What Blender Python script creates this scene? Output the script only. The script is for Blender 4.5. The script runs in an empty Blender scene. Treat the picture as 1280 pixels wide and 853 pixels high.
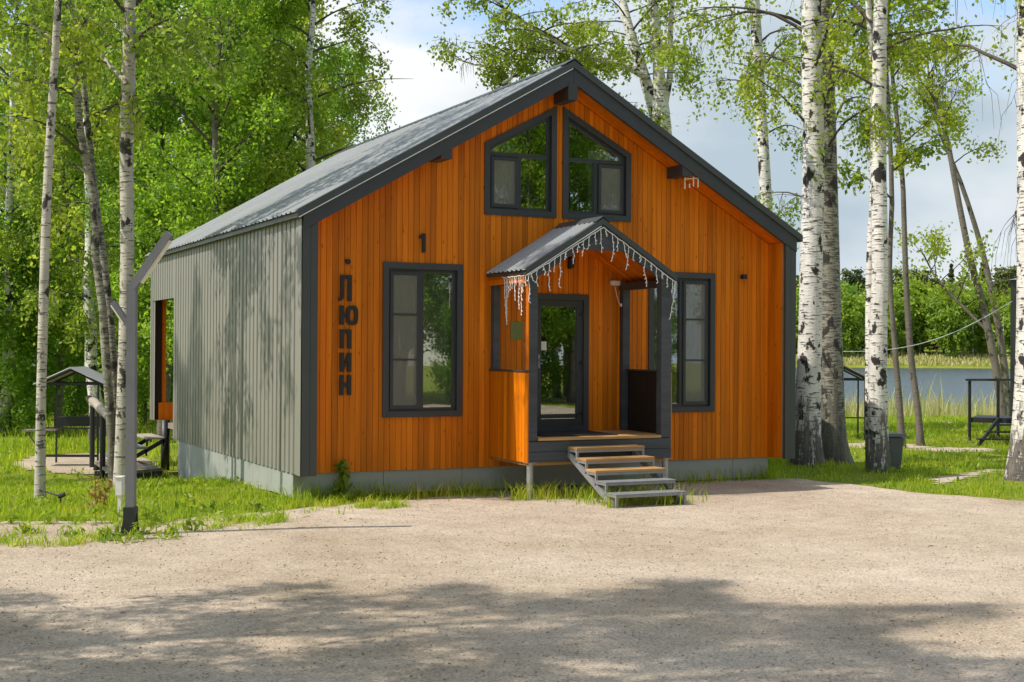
import bpy, math, random
import numpy as np
from mathutils import Vector, Matrix

sc = bpy.context.scene
COL = sc.collection
PI = math.pi

# ------------------------------------------------------------------ camera
CAM = np.array([-5.1922, -16.8115, 2.0])
YAW, PITCH, ROLL, FPX = 0.4520, 0.0056, 0.0060, 1702.6
_f = np.array([math.sin(YAW)*math.cos(PITCH), math.cos(YAW)*math.cos(PITCH), math.sin(PITCH)])
_r = np.array([math.cos(YAW), -math.sin(YAW), 0.0])
_u = np.cross(_r, _f)
RT = math.cos(ROLL)*_r + math.sin(ROLL)*_u
UP = -math.sin(ROLL)*_r + math.cos(ROLL)*_u
FW = _f
cam = bpy.data.cameras.new('camera')
cam.sensor_fit = 'HORIZONTAL'; cam.sensor_width = 36.0
cam.lens = FPX/1280.0*36.0
cam.clip_start = 0.1; cam.clip_end = 3000.0
camo = bpy.data.objects.new('camera', cam); COL.objects.link(camo)
M = Matrix.Identity(4)
for i in range(3):
    M[i][0], M[i][1], M[i][2], M[i][3] = RT[i], UP[i], -FW[i], CAM[i]
camo.matrix_world = M
sc.camera = camo

# ------------------------------------------------------------------ sky, sun, exposure
SUN_EL, SUN_A = math.radians(50.5), math.radians(8.5)
to_sun = Vector((-math.cos(SUN_A)*math.cos(SUN_EL), math.sin(SUN_A)*math.cos(SUN_EL), math.sin(SUN_EL)))
w = bpy.data.worlds.new('World'); sc.world = w; w.use_nodes = True
nt = w.node_tree; nt.nodes.clear()
def wn(t, **k):
    n = nt.nodes.new(t)
    for a, b in k.items(): setattr(n, a, b)
    return n
sky = wn('ShaderNodeTexSky', sky_type='NISHITA', sun_disc=False)
sky.sun_elevation = SUN_EL
sky.sun_rotation = math.atan2(to_sun.x, to_sun.y)
sky.air_density = 1.0; sky.dust_density = 0.6; sky.ozone_density = 1.2
tc = wn('ShaderNodeTexCoord')
mp = wn('ShaderNodeMapping'); mp.inputs['Scale'].default_value = (1.0, 1.0, 2.1); mp.inputs['Location'].default_value = (0.4, 2.2, 0.9)
nz = wn('ShaderNodeTexNoise'); nz.inputs['Scale'].default_value = 3.6; nz.inputs['Detail'].default_value = 9; nz.inputs['Roughness'].default_value = 0.56
rp = wn('ShaderNodeValToRGB'); rp.color_ramp.elements[0].position = 0.43; rp.color_ramp.elements[1].position = 0.56
nz2 = wn('ShaderNodeTexNoise'); nz2.inputs['Scale'].default_value = 2.3; nz2.inputs['Detail'].default_value = 6; nz2.inputs['Roughness'].default_value = 0.5
rp2 = wn('ShaderNodeValToRGB')
rp2.color_ramp.elements[0].position = 0.41; rp2.color_ramp.elements[0].color = (2.3, 2.8, 3.2, 1)
rp2.color_ramp.elements[1].position = 0.62; rp2.color_ramp.elements[1].color = (4.5, 4.6, 4.65, 1)
mx = wn('ShaderNodeMix', data_type='RGBA')
bg = wn('ShaderNodeBackground'); bg.inputs['Strength'].default_value = 0.15
out = wn('ShaderNodeOutputWorld')
L = nt.links.new
L(tc.outputs['Generated'], mp.inputs['Vector'])
L(mp.outputs[0], nz.inputs['Vector']); L(mp.outputs[0], nz2.inputs['Vector'])
L(nz.outputs['Fac'], rp.inputs[0]); L(nz2.outputs['Fac'], rp2.inputs[0])
L(rp.outputs[0], mx.inputs['Factor']); L(sky.outputs[0], mx.inputs['A']); L(rp2.outputs[0], mx.inputs['B'])
L(mx.outputs['Result'], bg.inputs['Color']); L(bg.outputs[0], out.inputs[0])

sl = bpy.data.lights.new('sun', 'SUN'); sl.energy = 3.3; sl.angle = math.radians(0.55); sl.color = (1.0, 0.94, 0.85)
so = bpy.data.objects.new('sun', sl); COL.objects.link(so)
so.rotation_euler = to_sun.to_track_quat('Z', 'Y').to_euler(); so.location = (-20, 5, 30)

sc.view_settings.view_transform = 'Standard'; sc.view_settings.look = 'None'
sc.view_settings.exposure = 0.56; sc.view_settings.gamma = 1.0
sc.view_settings.use_curve_mapping = False
sc.render.engine = 'CYCLES'
cy = sc.cycles
cy.use_denoising = True
cy.max_bounces = 8; cy.diffuse_bounces = 4; cy.glossy_bounces = 4; cy.transmission_bounces = 6; cy.transparent_max_bounces = 12
cy.sample_clamp_indirect = 8.0
cy.caustics_reflective = False; cy.caustics_refractive = False

def at(px, py, d):
    """the point d metres ahead on the sight line of a photo pixel"""
    return CAM + d*(FW + RT*(px-640)/FPX - UP*(py-426.5)/FPX)
def ground_at(px, py, z=0.0):
    v = FW + RT*(px-640)/FPX - UP*(py-426.5)/FPX
    return CAM + v*((z-CAM[2])/v[2])

# ------------------------------------------------------------------ materials
def mat(name):
    m = bpy.data.materials.new(name); m.use_nodes = True
    n = m.node_tree; b = n.nodes['Principled BSDF']
    return m, n, b
def nd(n, t, **k):
    x = n.nodes.new(t)
    for a, v in k.items():
        if a == 'ins':
            for kk, vv in v.items(): x.inputs[kk].default_value = vv
        else: setattr(x, a, v)
    return x
def c4(c): return (c[0], c[1], c[2], 1)
def ramp(n, src, stops):
    r = nd(n, 'ShaderNodeValToRGB'); e = r.color_ramp.elements
    while len(e) < len(stops): e.new(0.5)
    for el, (p, c) in zip(e, stops):
        el.position = p; el.color = c4(c) if hasattr(c, '__len__') else (c, c, c, 1)
    n.links.new(src, r.inputs[0]); return r
def noise(n, vec, scale, detail=4, rough=0.55, mapping=None):
    if mapping is not None:
        mm = nd(n, 'ShaderNodeMapping'); mm.inputs['Scale'].default_value = mapping
        n.links.new(vec, mm.inputs['Vector']); vec = mm.outputs[0]
    x = nd(n, 'ShaderNodeTexNoise', ins={'Scale': scale, 'Detail': detail, 'Roughness': rough})
    n.links.new(vec, x.inputs['Vector']); return x
def mixc(n, fac, a, b, mode='MIX'):
    x = nd(n, 'ShaderNodeMix', data_type='RGBA', blend_type=mode)
    for s, v in (('Factor', fac), ('A', a), ('B', b)):
        if hasattr(v, 'is_output') or isinstance(v, bpy.types.NodeSocket): n.links.new(v, x.inputs[s])
        elif s == 'Factor': x.inputs[s].default_value = v
        else: x.inputs[s].default_value = c4(v)
    return x.outputs['Result']
def bump(n, b, h, strength, dist=0.01):
    x = nd(n, 'ShaderNodeBump', ins={'Strength': strength, 'Distance': dist})
    n.links.new(h, x.inputs['Height']); n.links.new(x.outputs[0], b.inputs['Normal'])

def simple(name, col, rough=0.6, metal=0.0, var=0.12, scale=6.0, spec=0.5, bmp=0.0):
    m, n, b = mat(name)
    g = nd(n, 'ShaderNodeNewGeometry')
    x = noise(n, g.outputs['Position'], scale, 5, 0.6)
    r = ramp(n, x.outputs['Fac'], [(0.3, [c*(1-var) for c in col]), (0.7, [c*(1+var) for c in col])])
    n.links.new(r.outputs[0], b.inputs['Base Color'])
    b.inputs['Roughness'].default_value = rough; b.inputs['Metallic'].default_value = metal
    b.inputs['Specular IOR Level'].default_value = spec
    rr = ramp(n, x.outputs['Fac'], [(0.2, max(0.05, rough-0.08)), (0.8, min(1, rough+0.08))])
    n.links.new(rr.outputs[0], b.inputs['Roughness'])
    if bmp:
        y = noise(n, g.outputs['Position'], scale*8, 4, 0.6); bump(n, b, y.outputs['Fac'], bmp, 0.004)
    return m

def wood(name, dark, light, along=2, rough=0.5, knots=True, hue_var=0.35):
    """boards: tone differs board by board, grain runs along one axis"""
    m, n, b = mat(name)
    g = nd(n, 'ShaderNodeNewGeometry'); oi = nd(n, 'ShaderNodeObjectInfo')
    off = nd(n, 'ShaderNodeVectorMath', operation='SCALE'); off.inputs[0].default_value = (7.3, 3.1, 11.7)
    n.links.new(oi.outputs['Random'], off.inputs['Scale'])
    add = nd(n, 'ShaderNodeVectorMath', operation='ADD')
    n.links.new(g.outputs['Position'], add.inputs[0]); n.links.new(off.outputs[0], add.inputs[1])
    s = [38, 38, 38]; s[along] = 1.1
    gr = noise(n, add.outputs[0], 1.0, 5, 0.62, mapping=s)
    s2 = [7, 7, 7]; s2[along] = 0.5
    bl = noise(n, add.outputs[0], 1.0, 3, 0.5, mapping=s2)
    base = ramp(n, gr.outputs['Fac'], [(0.3, dark), (0.72, light)])
    tone = ramp(n, oi.outputs['Random'], [(0.0, 1-hue_var), (1.0, 1+hue_var*0.55)])
    col = mixc(n, 1.0, base.outputs[0], tone.outputs[0], 'MULTIPLY')
    bt = ramp(n, bl.outputs['Fac'], [(0.3, 0.78), (0.7, 1.12)])
    col = mixc(n, 1.0, col, bt.outputs[0], 'MULTIPLY')
    if knots:
        ks = [11, 11, 11]; ks[along] = 3.3
        mm = nd(n, 'ShaderNodeMapping'); mm.inputs['Scale'].default_value = ks
        n.links.new(add.outputs[0], mm.inputs['Vector'])
        v = nd(n, 'ShaderNodeTexVoronoi', ins={'Scale': 1.0}); n.links.new(mm.outputs[0], v.inputs['Vector'])
        kr = ramp(n, v.outputs['Distance'], [(0.03, 1.0), (0.13, 0.0)])
        col = mixc(n, kr.outputs[0], col, [d*0.32 for d in dark])
    n.links.new(col, b.inputs['Base Color'])
    b.inputs['Roughness'].default_value = rough; b.inputs['Specular IOR Level'].default_value = 0.22
    bump(n, b, gr.outputs['Fac'], 0.25, 0.003)
    return m

MT = {}
MT['orange'] = wood('orange_wood', (0.66, 0.160, 0.003), (0.80, 0.232, 0.005), 2, 0.5, True, 0.30)
MT['orange_s'] = wood('orange_wood_soffit', (0.66, 0.150, 0.003), (0.80, 0.215, 0.005), 0, 0.5, True, 0.22)
MT['deckwood'] = wood('larch_board', (0.42, 0.22, 0.075), (0.60, 0.37, 0.16), 0, 0.6)
MT['oldwood'] = wood('weathered_wood', (0.27, 0.225, 0.18), (0.43, 0.37, 0.31), 1, 0.8, False)
MT['dark'] = simple('dark_grey_paint', (0.040, 0.044, 0.049), 0.5, 0, 0.10, 3.0)
MT['darkwood'] = wood('dark_stained_board', (0.018, 0.015, 0.014), (0.034, 0.028, 0.025), 2, 0.55, False, 0.3)
MT['greywood'] = wood('grey_painted_board', (0.060, 0.066, 0.074), (0.085, 0.092, 0.10), 0, 0.6, False, 0.15)
MT['frame'] = simple('window_frame_anthracite', (0.034, 0.038, 0.042), 0.42, 0, 0.08, 2.0)
MT['siding'] = simple('grey_profiled_steel', (0.235, 0.222, 0.195), 0.42, 0.0, 0.05, 1.2)
MT['trim'] = simple('dark_steel_trim', (0.055, 0.062, 0.062), 0.42, 0.0, 0.10, 1.5)
MT['sunlit_lip'] = simple('drip_edge_sun_tint', (0.72, 0.72, 0.70), 0.4, 0.0, 0.03)  # pale colour stands in for sunlight catching the dark steel edge
MT['roof'] = simple('roof_profiled_steel', (0.33, 0.34, 0.34), 0.36, 0.0, 0.07, 0.8)
MT['plinth'] = simple('plinth_board', (0.32, 0.335, 0.30), 0.6, 0.0, 0.06, 1.3)
MT['black'] = simple('black_letter', (0.012, 0.011, 0.010), 0.55)
MT['steel'] = simple('grey_painted_steel', (0.24, 0.245, 0.25), 0.5, 0.1, 0.12, 9)
MT['galv'] = simple('galvanised_pipe', (0.36, 0.35, 0.33), 0.45, 0.4, 0.2, 7)
MT['polegrey'] = simple('lamp_pole_paint', (0.165, 0.165, 0.18), 0.45, 0.1, 0.08, 4)
MT['white'] = simple('white_plastic', (0.76, 0.75, 0.71), 0.45, 0, 0.05)
MT['lens'] = simple('lamp_diffuser', (0.80, 0.76, 0.66), 0.5, 0, 0.04)
MT['blackmetal'] = simple('black_steel', (0.022, 0.022, 0.023), 0.5, 0.1, 0.15, 8)
MT['rubber'] = simple('doormat_rubber', (0.014, 0.014, 0.015), 0.9, 0, 0.2, 30, bmp=0.4)
MT['binplastic'] = simple('grey_bin_plastic', (0.10, 0.105, 0.11), 0.5, 0, 0.1)
MT['paper'] = simple('paper_notice', (0.72, 0.70, 0.62), 0.7, 0, 0.03)
MT['greensign'] = simple('green_plaque', (0.16, 0.19, 0.045), 0.5, 0, 0.1)
MT['interior'] = simple('interior_plaster', (0.22, 0.20, 0.17), 0.9)
MT['soil'] = simple('soil', (0.10, 0.075, 0.05), 0.95, 0, 0.3, 5, bmp=0.5)

def glass(name, fac=1.9):
    m, n, b = mat(name); n.nodes.remove(b)
    o = n.nodes['Material Output']
    fr = nd(n, 'ShaderNodeFresnel', ins={'IOR': 1.52})
    mu = nd(n, 'ShaderNodeMath', operation='MULTIPLY'); mu.inputs[1].default_value = fac; mu.use_clamp = True
    ad = nd(n, 'ShaderNodeMath', operation='ADD'); ad.inputs[1].default_value = 0.16; ad.use_clamp = True
    t = nd(n, 'ShaderNodeBsdfTransparent'); t.inputs[0].default_value = (0.74, 0.78, 0.76, 1)
    g = nd(n, 'ShaderNodeBsdfGlossy', ins={'Roughness': 0.008})
    g.inputs['Color'].default_value = (0.95, 0.97, 0.96, 1)
    ge = nd(n, 'ShaderNodeNewGeometry'); x = noise(n, ge.outputs['Position'], 1.6, 2)
    bp = nd(n, 'ShaderNodeBump', ins={'Strength': 0.03, 'Distance': 0.02}); n.links.new(x.outputs['Fac'], bp.inputs['Height'])
    n.links.new(bp.outputs[0], g.inputs['Normal'])
    mxs = nd(n, 'ShaderNodeMixShader')
    n.links.new(fr.outputs[0], mu.inputs[0]); n.links.new(mu.outputs[0], ad.inputs[0]); n.links.new(ad.outputs[0], mxs.inputs[0])
    n.links.new(t.outputs[0], mxs.inputs[1]); n.links.new(g.outputs[0], mxs.inputs[2]); n.links.new(mxs.outputs[0], o.inputs[0])
    return m
MT['glass'] = glass('window_glass', 2.6)
def netting():
    m, n, b = mat('insect_net')
    o = n.nodes['Material Output']
    b.inputs['Base Color'].default_value = (0.27, 0.265, 0.225, 1); b.inputs['Roughness'].default_value = 0.9
    t = nd(n, 'ShaderNodeBsdfTransparent'); ms = nd(n, 'ShaderNodeMixShader'); ms.inputs[0].default_value = 0.52
    n.links.new(t.outputs[0], ms.inputs[1]); n.links.new(b.outputs[0], ms.inputs[2]); n.links.new(ms.outputs[0], o.inputs[0])
    return m
MT['net'] = netting()
def cloth():
    m, n, b = mat('curtain_cloth')
    b.inputs['Base Color'].default_value = (0.78, 0.76, 0.66, 1); b.inputs['Roughness'].default_value = 0.9
    return m
MT['curtain'] = cloth()

def leafmat(name, cols, trans=0.5, hue=0.25, patch=False):
    m, n, b = mat(name); n.nodes.remove(b); o = n.nodes['Material Output']
    g = nd(n, 'ShaderNodeNewGeometry'); oi = nd(n, 'ShaderNodeObjectInfo')
    r = ramp(n, g.outputs['Random Per Island'], [(i/(len(cols)-1), c) for i, c in enumerate(cols)])
    tone = ramp(n, oi.outputs['Random'], [(0.0, (1-hue, 1-hue*0.6, 1-hue*0.2)), (1.0, (1+hue, 1+hue*0.6, 1))])
    col = mixc(n, 1.0, r.outputs[0], tone.outputs[0], 'MULTIPLY')
    if patch:   # drier and fresher patches of turf
        pn_ = noise(n, g.outputs['Position'], 0.9, 4, 0.6)
        pr2 = ramp(n, pn_.outputs['Fac'], [(0.3, (0.55, 0.72, 0.7)), (0.5, (0.95, 1.0, 1.0)), (0.7, (1.25, 1.05, 1.3))])
        col = mixc(n, 1.0, col, pr2.outputs[0], 'MULTIPLY')
    d = nd(n, 'ShaderNodeBsdfPrincipled', ins={'Roughness': 0.5}); d.inputs['Specular IOR Level'].default_value = 0.35
    t = nd(n, 'ShaderNodeBsdfTranslucent')
    n.links.new(col, d.inputs['Base Color'])
    tcol = mixc(n, 1.0, col, (1.40, 1.5, 0.75), 'MULTIPLY'); n.links.new(tcol, t.inputs[0])
    ms = nd(n, 'ShaderNodeMixShader'); ms.inputs[0].default_value = trans
    n.links.new(d.outputs[0], ms.inputs[1]); n.links.new(t.outputs[0], ms.inputs[2]); n.links.new(ms.outputs[0], o.inputs[0])
    return m
MT['leaf'] = leafmat('spring_leaf', [(0.13, 0.24, 0.026), (0.21, 0.34, 0.042), (0.32, 0.43, 0.07)], 0.58)
MT['leafbirch'] = leafmat('birch_leaf', [(0.20, 0.27, 0.03), (0.30, 0.36, 0.05), (0.41, 0.45, 0.08)], 0.58)
MT['leaffar'] = leafmat('far_leaf', [(0.15, 0.24, 0.03), (0.26, 0.37, 0.05), (0.36, 0.45, 0.065)], 0.45, 0.35)
MT['needle'] = leafmat('conifer_needle', [(0.07, 0.10, 0.035), (0.11, 0.14, 0.045), (0.16, 0.17, 0.06)], 0.25, 0.25)
MT['grass'] = leafmat('grass_blade', [(0.22, 0.32, 0.016), (0.36, 0.44, 0.028), (0.50, 0.52, 0.07)], 0.5, 0.05, True)
MT['weed'] = leafmat('weed_leaf', [(0.16, 0.25, 0.022), (0.24, 0.33, 0.03), (0.33, 0.39, 0.05)], 0.45, 0.2)
MT['reed'] = leafmat('reed_stalk', [(0.55, 0.45, 0.25), (0.48, 0.42, 0.19), (0.30, 0.36, 0.08), (0.62, 0.53, 0.33)], 0.3, 0.05)
MT['drygrass'] = leafmat('dry_plant', [(0.30, 0.17, 0.06), (0.40, 0.28, 0.10)], 0.3, 0.1)

def barkmat(name, white, dark, grey, base_h=2.0, marks=0.568, patch=0.562):
    m, n, b = mat(name)
    t = nd(n, 'ShaderNodeTexCoord'); g = nd(n, 'ShaderNodeNewGeometry')
    P = t.outputs['Object']
    base = noise(n, P, 1.0, 4, 0.6, mapping=(5, 5, 1.5))
    col = ramp(n, base.outputs['Fac'], [(0.32, [w_*0.72 for w_ in white]), (0.62, white)]).outputs[0]
    mk = noise(n, P, 1.0, 3, 0.6, mapping=(5.5, 5.5, 34))
    mr = ramp(n, mk.outputs['Fac'], [(marks, 0.0), (marks+0.05, 1.0)])
    col = mixc(n, mr.outputs[0], col, [d*1.8+0.03 for d in dark])
    pt = noise(n, P, 1.0, 5, 0.62, mapping=(4.2, 4.2, 3.2))
    pr = ramp(n, pt.outputs['Fac'], [(patch, 0.0), (patch+0.035, 1.0)])
    col = mixc(n, pr.outputs[0], col, dark)
    # corky bark growing up from the foot
    sx = nd(n, 'ShaderNodeSeparateXYZ'); n.links.new(P, sx.inputs[0])
    ck = noise(n, P, 1.0, 5, 0.65, mapping=(9, 9, 2.2))
    hh = nd(n, 'ShaderNodeMath', operation='MULTIPLY_ADD'); hh.inputs[1].default_value = base_h*2.4; hh.inputs[2].default_value = -base_h*0.75
    n.links.new(ck.outputs['Fac'], hh.inputs[0])
    df = nd(n, 'ShaderNodeMath', operation='SUBTRACT'); n.links.new(hh.outputs[0], df.inputs[0]); n.links.new(sx.outputs['Z'], df.inputs[1])
    fr = ramp(n, df.outputs[0], [(0.0, 0.0), (0.5, 1.0)])
    cork = ramp(n, ck.outputs['Fac'], [(0.35, dark), (0.66, grey)])
    col = mixc(n, fr.outputs[0], col, cork.outputs[0])
    n.links.new(col, b.inputs['Base Color']); b.inputs['Roughness'].default_value = 0.85
    ad = nd(n, 'ShaderNodeMath', operation='ADD'); n.links.new(ck.outputs['Fac'], ad.inputs[0]); n.links.new(mk.outputs['Fac'], ad.inputs[1])
    bump(n, b, ad.outputs[0], 0.6, 0.02)
    return m
MT['birch'] = barkmat('birch_bark', (0.80, 0.76, 0.69), (0.030, 0.026, 0.023), (0.19, 0.165, 0.14))
MT['birchslim'] = barkmat('slim_birch_bark', (0.58, 0.52, 0.44), (0.045, 0.038, 0.032), (0.22, 0.19, 0.155), 0.5, 0.575, 0.56)
MT['birchgrey'] = barkmat('old_birch_bark', (0.36, 0.33, 0.26), (0.045, 0.040, 0.032), (0.22, 0.20, 0.15), 3.0, 0.50, 0.55)
MT['bark'] = barkmat('alder_bark', (0.20, 0.17, 0.135), (0.04, 0.034, 0.028), (0.16, 0.135, 0.11), 1.0, 0.58, 0.6)
MT['twig'] = simple('twig_bark', (0.085, 0.066, 0.052), 0.85, 0, 0.25, 6)

def gravelmat():
    m, n, b = mat('gravel')
    g = nd(n, 'ShaderNodeNewGeometry'); P = g.outputs['Position']
    big = noise(n, P, 0.35, 5, 0.6); mid = noise(n, P, 2.6, 5, 0.65); fine = noise(n, P, 55, 3, 0.7)
    v = nd(n, 'ShaderNodeTexVoronoi', ins={'Scale': 48}); n.links.new(P, v.inputs['Vector'])
    col = ramp(n, big.outputs['Fac'], [(0.32, (0.45, 0.355, 0.25)), (0.5, (0.55, 0.45, 0.34)), (0.68, (0.64, 0.535, 0.425))]).outputs[0]
    tint = ramp(n, mid.outputs['Fac'], [(0.3, (0.86, 0.84, 0.82)), (0.68, (1.08, 1.06, 1.04))])
    col = mixc(n, 1.0, col, tint.outputs[0], 'MULTIPLY')
    ft = ramp(n, fine.outputs['Fac'], [(0.28, 0.5), (0.5, 1.0), (0.75, 1.3)])
    col = mixc(n, 1.0, col, ft.outputs[0], 'MULTIPLY')
    vs = ramp(n, v.outputs['Color'], [(0.1, 0.8), (0.9, 1.12)])
    col = mixc(n, 0.8, col, mixc(n, 1.0, col, vs.outputs[0], 'MULTIPLY'))
    n.links.new(col, b.inputs['Base Color']); b.inputs['Roughness'].default_value = 0.95
    b.inputs['Specular IOR Level'].default_value = 0.2
    ad = nd(n, 'ShaderNodeMath', operation='ADD'); n.links.new(fine.outputs['Fac'], ad.inputs[0]); n.links.new(mid.outputs['Fac'], ad.inputs[1])
    bump(n, b, ad.outputs[0], 0.7, 0.03)
    return m
MT['gravel'] = gravelmat()
def groundmat():
    m, n, b = mat('lawn_soil')
    g = nd(n, 'ShaderNodeNewGeometry'); P = g.outputs['Position']
    a = noise(n, P, 0.5, 5, 0.65); f = noise(n, P, 14, 5, 0.7)
    c1 = ramp(n, a.outputs['Fac'], [(0.3, (0.14, 0.20, 0.016)), (0.52, (0.24, 0.28, 0.026)), (0.75, (0.33, 0.31, 0.08))]).outputs[0]
    ft = ramp(n, f.outputs['Fac'], [(0.3, 0.6), (0.7, 1.25)])
    col = mixc(n, 1.0, c1, ft.outputs[0], 'MULTIPLY')
    n.links.new(col, b.inputs['Base Color']); b.inputs['Roughness'].default_value = 0.95
    b.inputs['Specular IOR Level'].default_value = 0.15
    bump(n, b, f.outputs['Fac'], 0.8, 0.06)
    return m
MT['ground'] = groundmat()
def watermat():
    m, n, b = mat('lake_water')
    g = nd(n, 'ShaderNodeNewGeometry')
    x = noise(n, g.outputs['Position'], 1.6, 4, 0.6, mapping=(1, 1, 1))
    b.inputs['Base Color'].default_value = (0.055, 0.075, 0.085, 1); b.inputs['Roughness'].default_value = 0.22
    b.inputs['IOR'].default_value = 1.333; b.inputs['Specular IOR Level'].default_value = 0.5
    bump(n, b, x.outputs['Fac'], 0.9, 0.35)
    return m
MT['water'] = watermat()

# ------------------------------------------------------------------ mesh helpers
class MB:
    def __init__(s): s.v = []; s.f = []
    def add(s, vs, fs):
        o = len(s.v); s.v += [tuple(map(float, p)) for p in vs]; s.f += [tuple(i+o for i in f) for f in fs]; return s
    def box(s, x0, x1, y0, y1, z0, z1):
        return s.add([(x0,y0,z0),(x1,y0,z0),(x1,y1,z0),(x0,y1,z0),(x0,y0,z1),(x1,y0,z1),(x1,y1,z1),(x0,y1,z1)],
              [(0,3,2,1),(4,5,6,7),(0,1,5,4),(1,2,6,5),(2,3,7,6),(3,0,4,7)])
    def bbox(s, x0, x1, y0, y1, z0, z1, c=0.006):
        """box with chamfered edges"""
        c = min(c, (x1-x0)*.45, (y1-y0)*.45, (z1-z0)*.45)
        V = []; idx = {}
        X = (x0, x1); Y = (y0, y1); Z = (z0, z1)
        for i in (0,1):
            for j in (0,1):
                for k in (0,1):
                    sx, sy, sz = (c if i == 0 else -c), (c if j == 0 else -c), (c if k == 0 else -c)
                    idx[i,j,k,0] = len(V); V.append((X[i], Y[j]+sy, Z[k]+sz))
                    idx[i,j,k,1] = len(V); V.append((X[i]+sx, Y[j], Z[k]+sz))
                    idx[i,j,k,2] = len(V); V.append((X[i]+sx, Y[j]+sy, Z[k]))
        F = []
        for i in (0,1): F.append([idx[i,a,b_,0] for a, b_ in ((0,0),(1,0),(1,1),(0,1))])
        for j in (0,1): F.append([idx[a,j,b_,1] for a, b_ in ((0,0),(1,0),(1,1),(0,1))])
        for k in (0,1): F.append([idx[a,b_,k,2] for a, b_ in ((0,0),(1,0),(1,1),(0,1))])
        for i in (0,1):
            for j in (0,1): F.append([idx[i,j,0,0], idx[i,j,1,0], idx[i,j,1,1], idx[i,j,0,1]])
        for i in (0,1):
            for k in (0,1): F.append([idx[i,0,k,0], idx[i,1,k,0], idx[i,1,k,2], idx[i,0,k,2]])
        for j in (0,1):
            for k in (0,1): F.append([idx[0,j,k,1], idx[1,j,k,1], idx[1,j,k,2], idx[0,j,k,2]])
        for i in (0,1):
            for j in (0,1):
                for k in (0,1): F.append([idx[i,j,k,0], idx[i,j,k,1], idx[i,j,k,2]])
        cen = np.array([(x0+x1)/2, (y0+y1)/2, (z0+z1)/2]); FF = []
        for f in F:
            P = [np.array(V[q]) for q in f]; nn = np.cross(P[1]-P[0], P[2]-P[0])
            FF.append(tuple(f) if np.dot(nn, P[0]-cen) > 0 else tuple(reversed(f)))
        return s.add(V, FF)
    def prism(s, poly, y0, y1):
        """polygon of (x,z) extruded along y"""
        n = len(poly)
        ar = sum(poly[i][0]*poly[(i+1) % n][1]-poly[(i+1) % n][0]*poly[i][1] for i in range(n))
        if ar < 0: poly = poly[::-1]
        vs = [(x, y0, z) for x, z in poly]+[(x, y1, z) for x, z in poly]
        return s.add(vs, [tuple(range(n)), tuple(range(2*n-1, n-1, -1))]+[(i, i+n, (i+1) % n+n, (i+1) % n) for i in range(n)])
    def ring(s, outer, inner, y0, y1):
        n = len(outer)
        vs = [(x,y0,z) for x,z in outer]+[(x,y0,z) for x,z in inner]+[(x,y1,z) for x,z in outer]+[(x,y1,z) for x,z in inner]
        fs = []
        for i in range(n):
            j = (i+1) % n
            fs += [(i,j,n+j,n+i), (2*n+j,2*n+i,3*n+i,3*n+j), (j,i,2*n+i,2*n+j), (n+i,n+j,3*n+j,3*n+i)]
        return s.add(vs, fs)
    def bar(s, p0, p1, w, h, up=(0,0,1)):
        p0 = np.array(p0, float); p1 = np.array(p1, float); d = p1-p0; d /= np.linalg.norm(d)
        a = np.cross(d, up); a = a/np.linalg.norm(a) if np.linalg.norm(a) > 1e-6 else np.array([1.,0,0]); b = np.cross(a, d)
        vs = [p+sa*a*w/2+sb*b*h/2 for p in (p0, p1) for sa, sb in ((-1,-1),(1,-1),(1,1),(-1,1))]
        return s.add(vs, [(3,2,1,0),(4,5,6,7),(0,1,5,4),(1,2,6,5),(2,3,7,6),(3,0,4,7)])
    def tube(s, pts, rad, n=8, cap=True):
        v, f = tube_arr(np.array(pts, float), rad, n, cap); return s.add(v, f)
    def build(s, name, m, parent=None, smooth=False):
        off = parent_off(parent)
        me = bpy.data.meshes.new(name)
        me.from_pydata([(a-off[0], b-off[1], c-off[2]) for a, b, c in s.v], [], s.f)
        me.materials.append(MT[m] if isinstance(m, str) else m)
        if smooth: me.polygons.foreach_set('use_smooth', [True]*len(me.polygons))
        me.update()
        return link(name, me, parent)
def parent_off(p):
    o = np.zeros(3)
    while p is not None: o = o+np.array(p.location); p = p.parent
    return o
def link(name, me, parent=None):
    o = bpy.data.objects.new(name, me); COL.objects.link(o); o.parent = parent; return o
def tube_arr(P, rad, n=6, cap=True):
    k = len(P); R = np.full(k, rad) if np.isscalar(rad) else np.array(rad, float)
    T = np.gradient(P, axis=0); T /= np.maximum(np.linalg.norm(T, axis=1), 1e-9)[:, None]
    ref = np.array([1., 0, 0]) if abs(T[0][0]) < 0.8 else np.array([0, 1., 0])
    A = np.cross(T, ref); A /= np.maximum(np.linalg.norm(A, axis=1), 1e-9)[:, None]; B = np.cross(T, A)
    an = np.arange(n)*2*PI/n
    V = (P[:, None, :]+R[:, None, None]*(np.cos(an)[None, :, None]*A[:, None, :]+np.sin(an)[None, :, None]*B[:, None, :])).reshape(-1, 3)
    F = [(i*n+j, i*n+(j+1) % n, (i+1)*n+(j+1) % n, (i+1)*n+j) for i in range(k-1) for j in range(n)]
    if cap: F += [tuple(range(n-1, -1, -1)), tuple((k-1)*n+j for j in range(n))]
    return V, F
def quads_mesh(name, V, m, nper=4):
    """V: (N, nper, 3) separate faces"""
    N = len(V); me = bpy.data.meshes.new(name)
    me.vertices.add(N*nper); me.vertices.foreach_set('co', np.ascontiguousarray(V, dtype=np.float32).ravel())
    me.loops.add(N*nper); me.loops.foreach_set('vertex_index', np.arange(N*nper, dtype=np.int32))
    me.polygons.add(N); me.polygons.foreach_set('loop_start', np.arange(0, N*nper, nper, dtype=np.int32))
    me.polygons.foreach_set('loop_total', np.full(N, nper, dtype=np.int32))
    me.materials.append(MT[m]); me.update(calc_edges=True); return me
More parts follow.
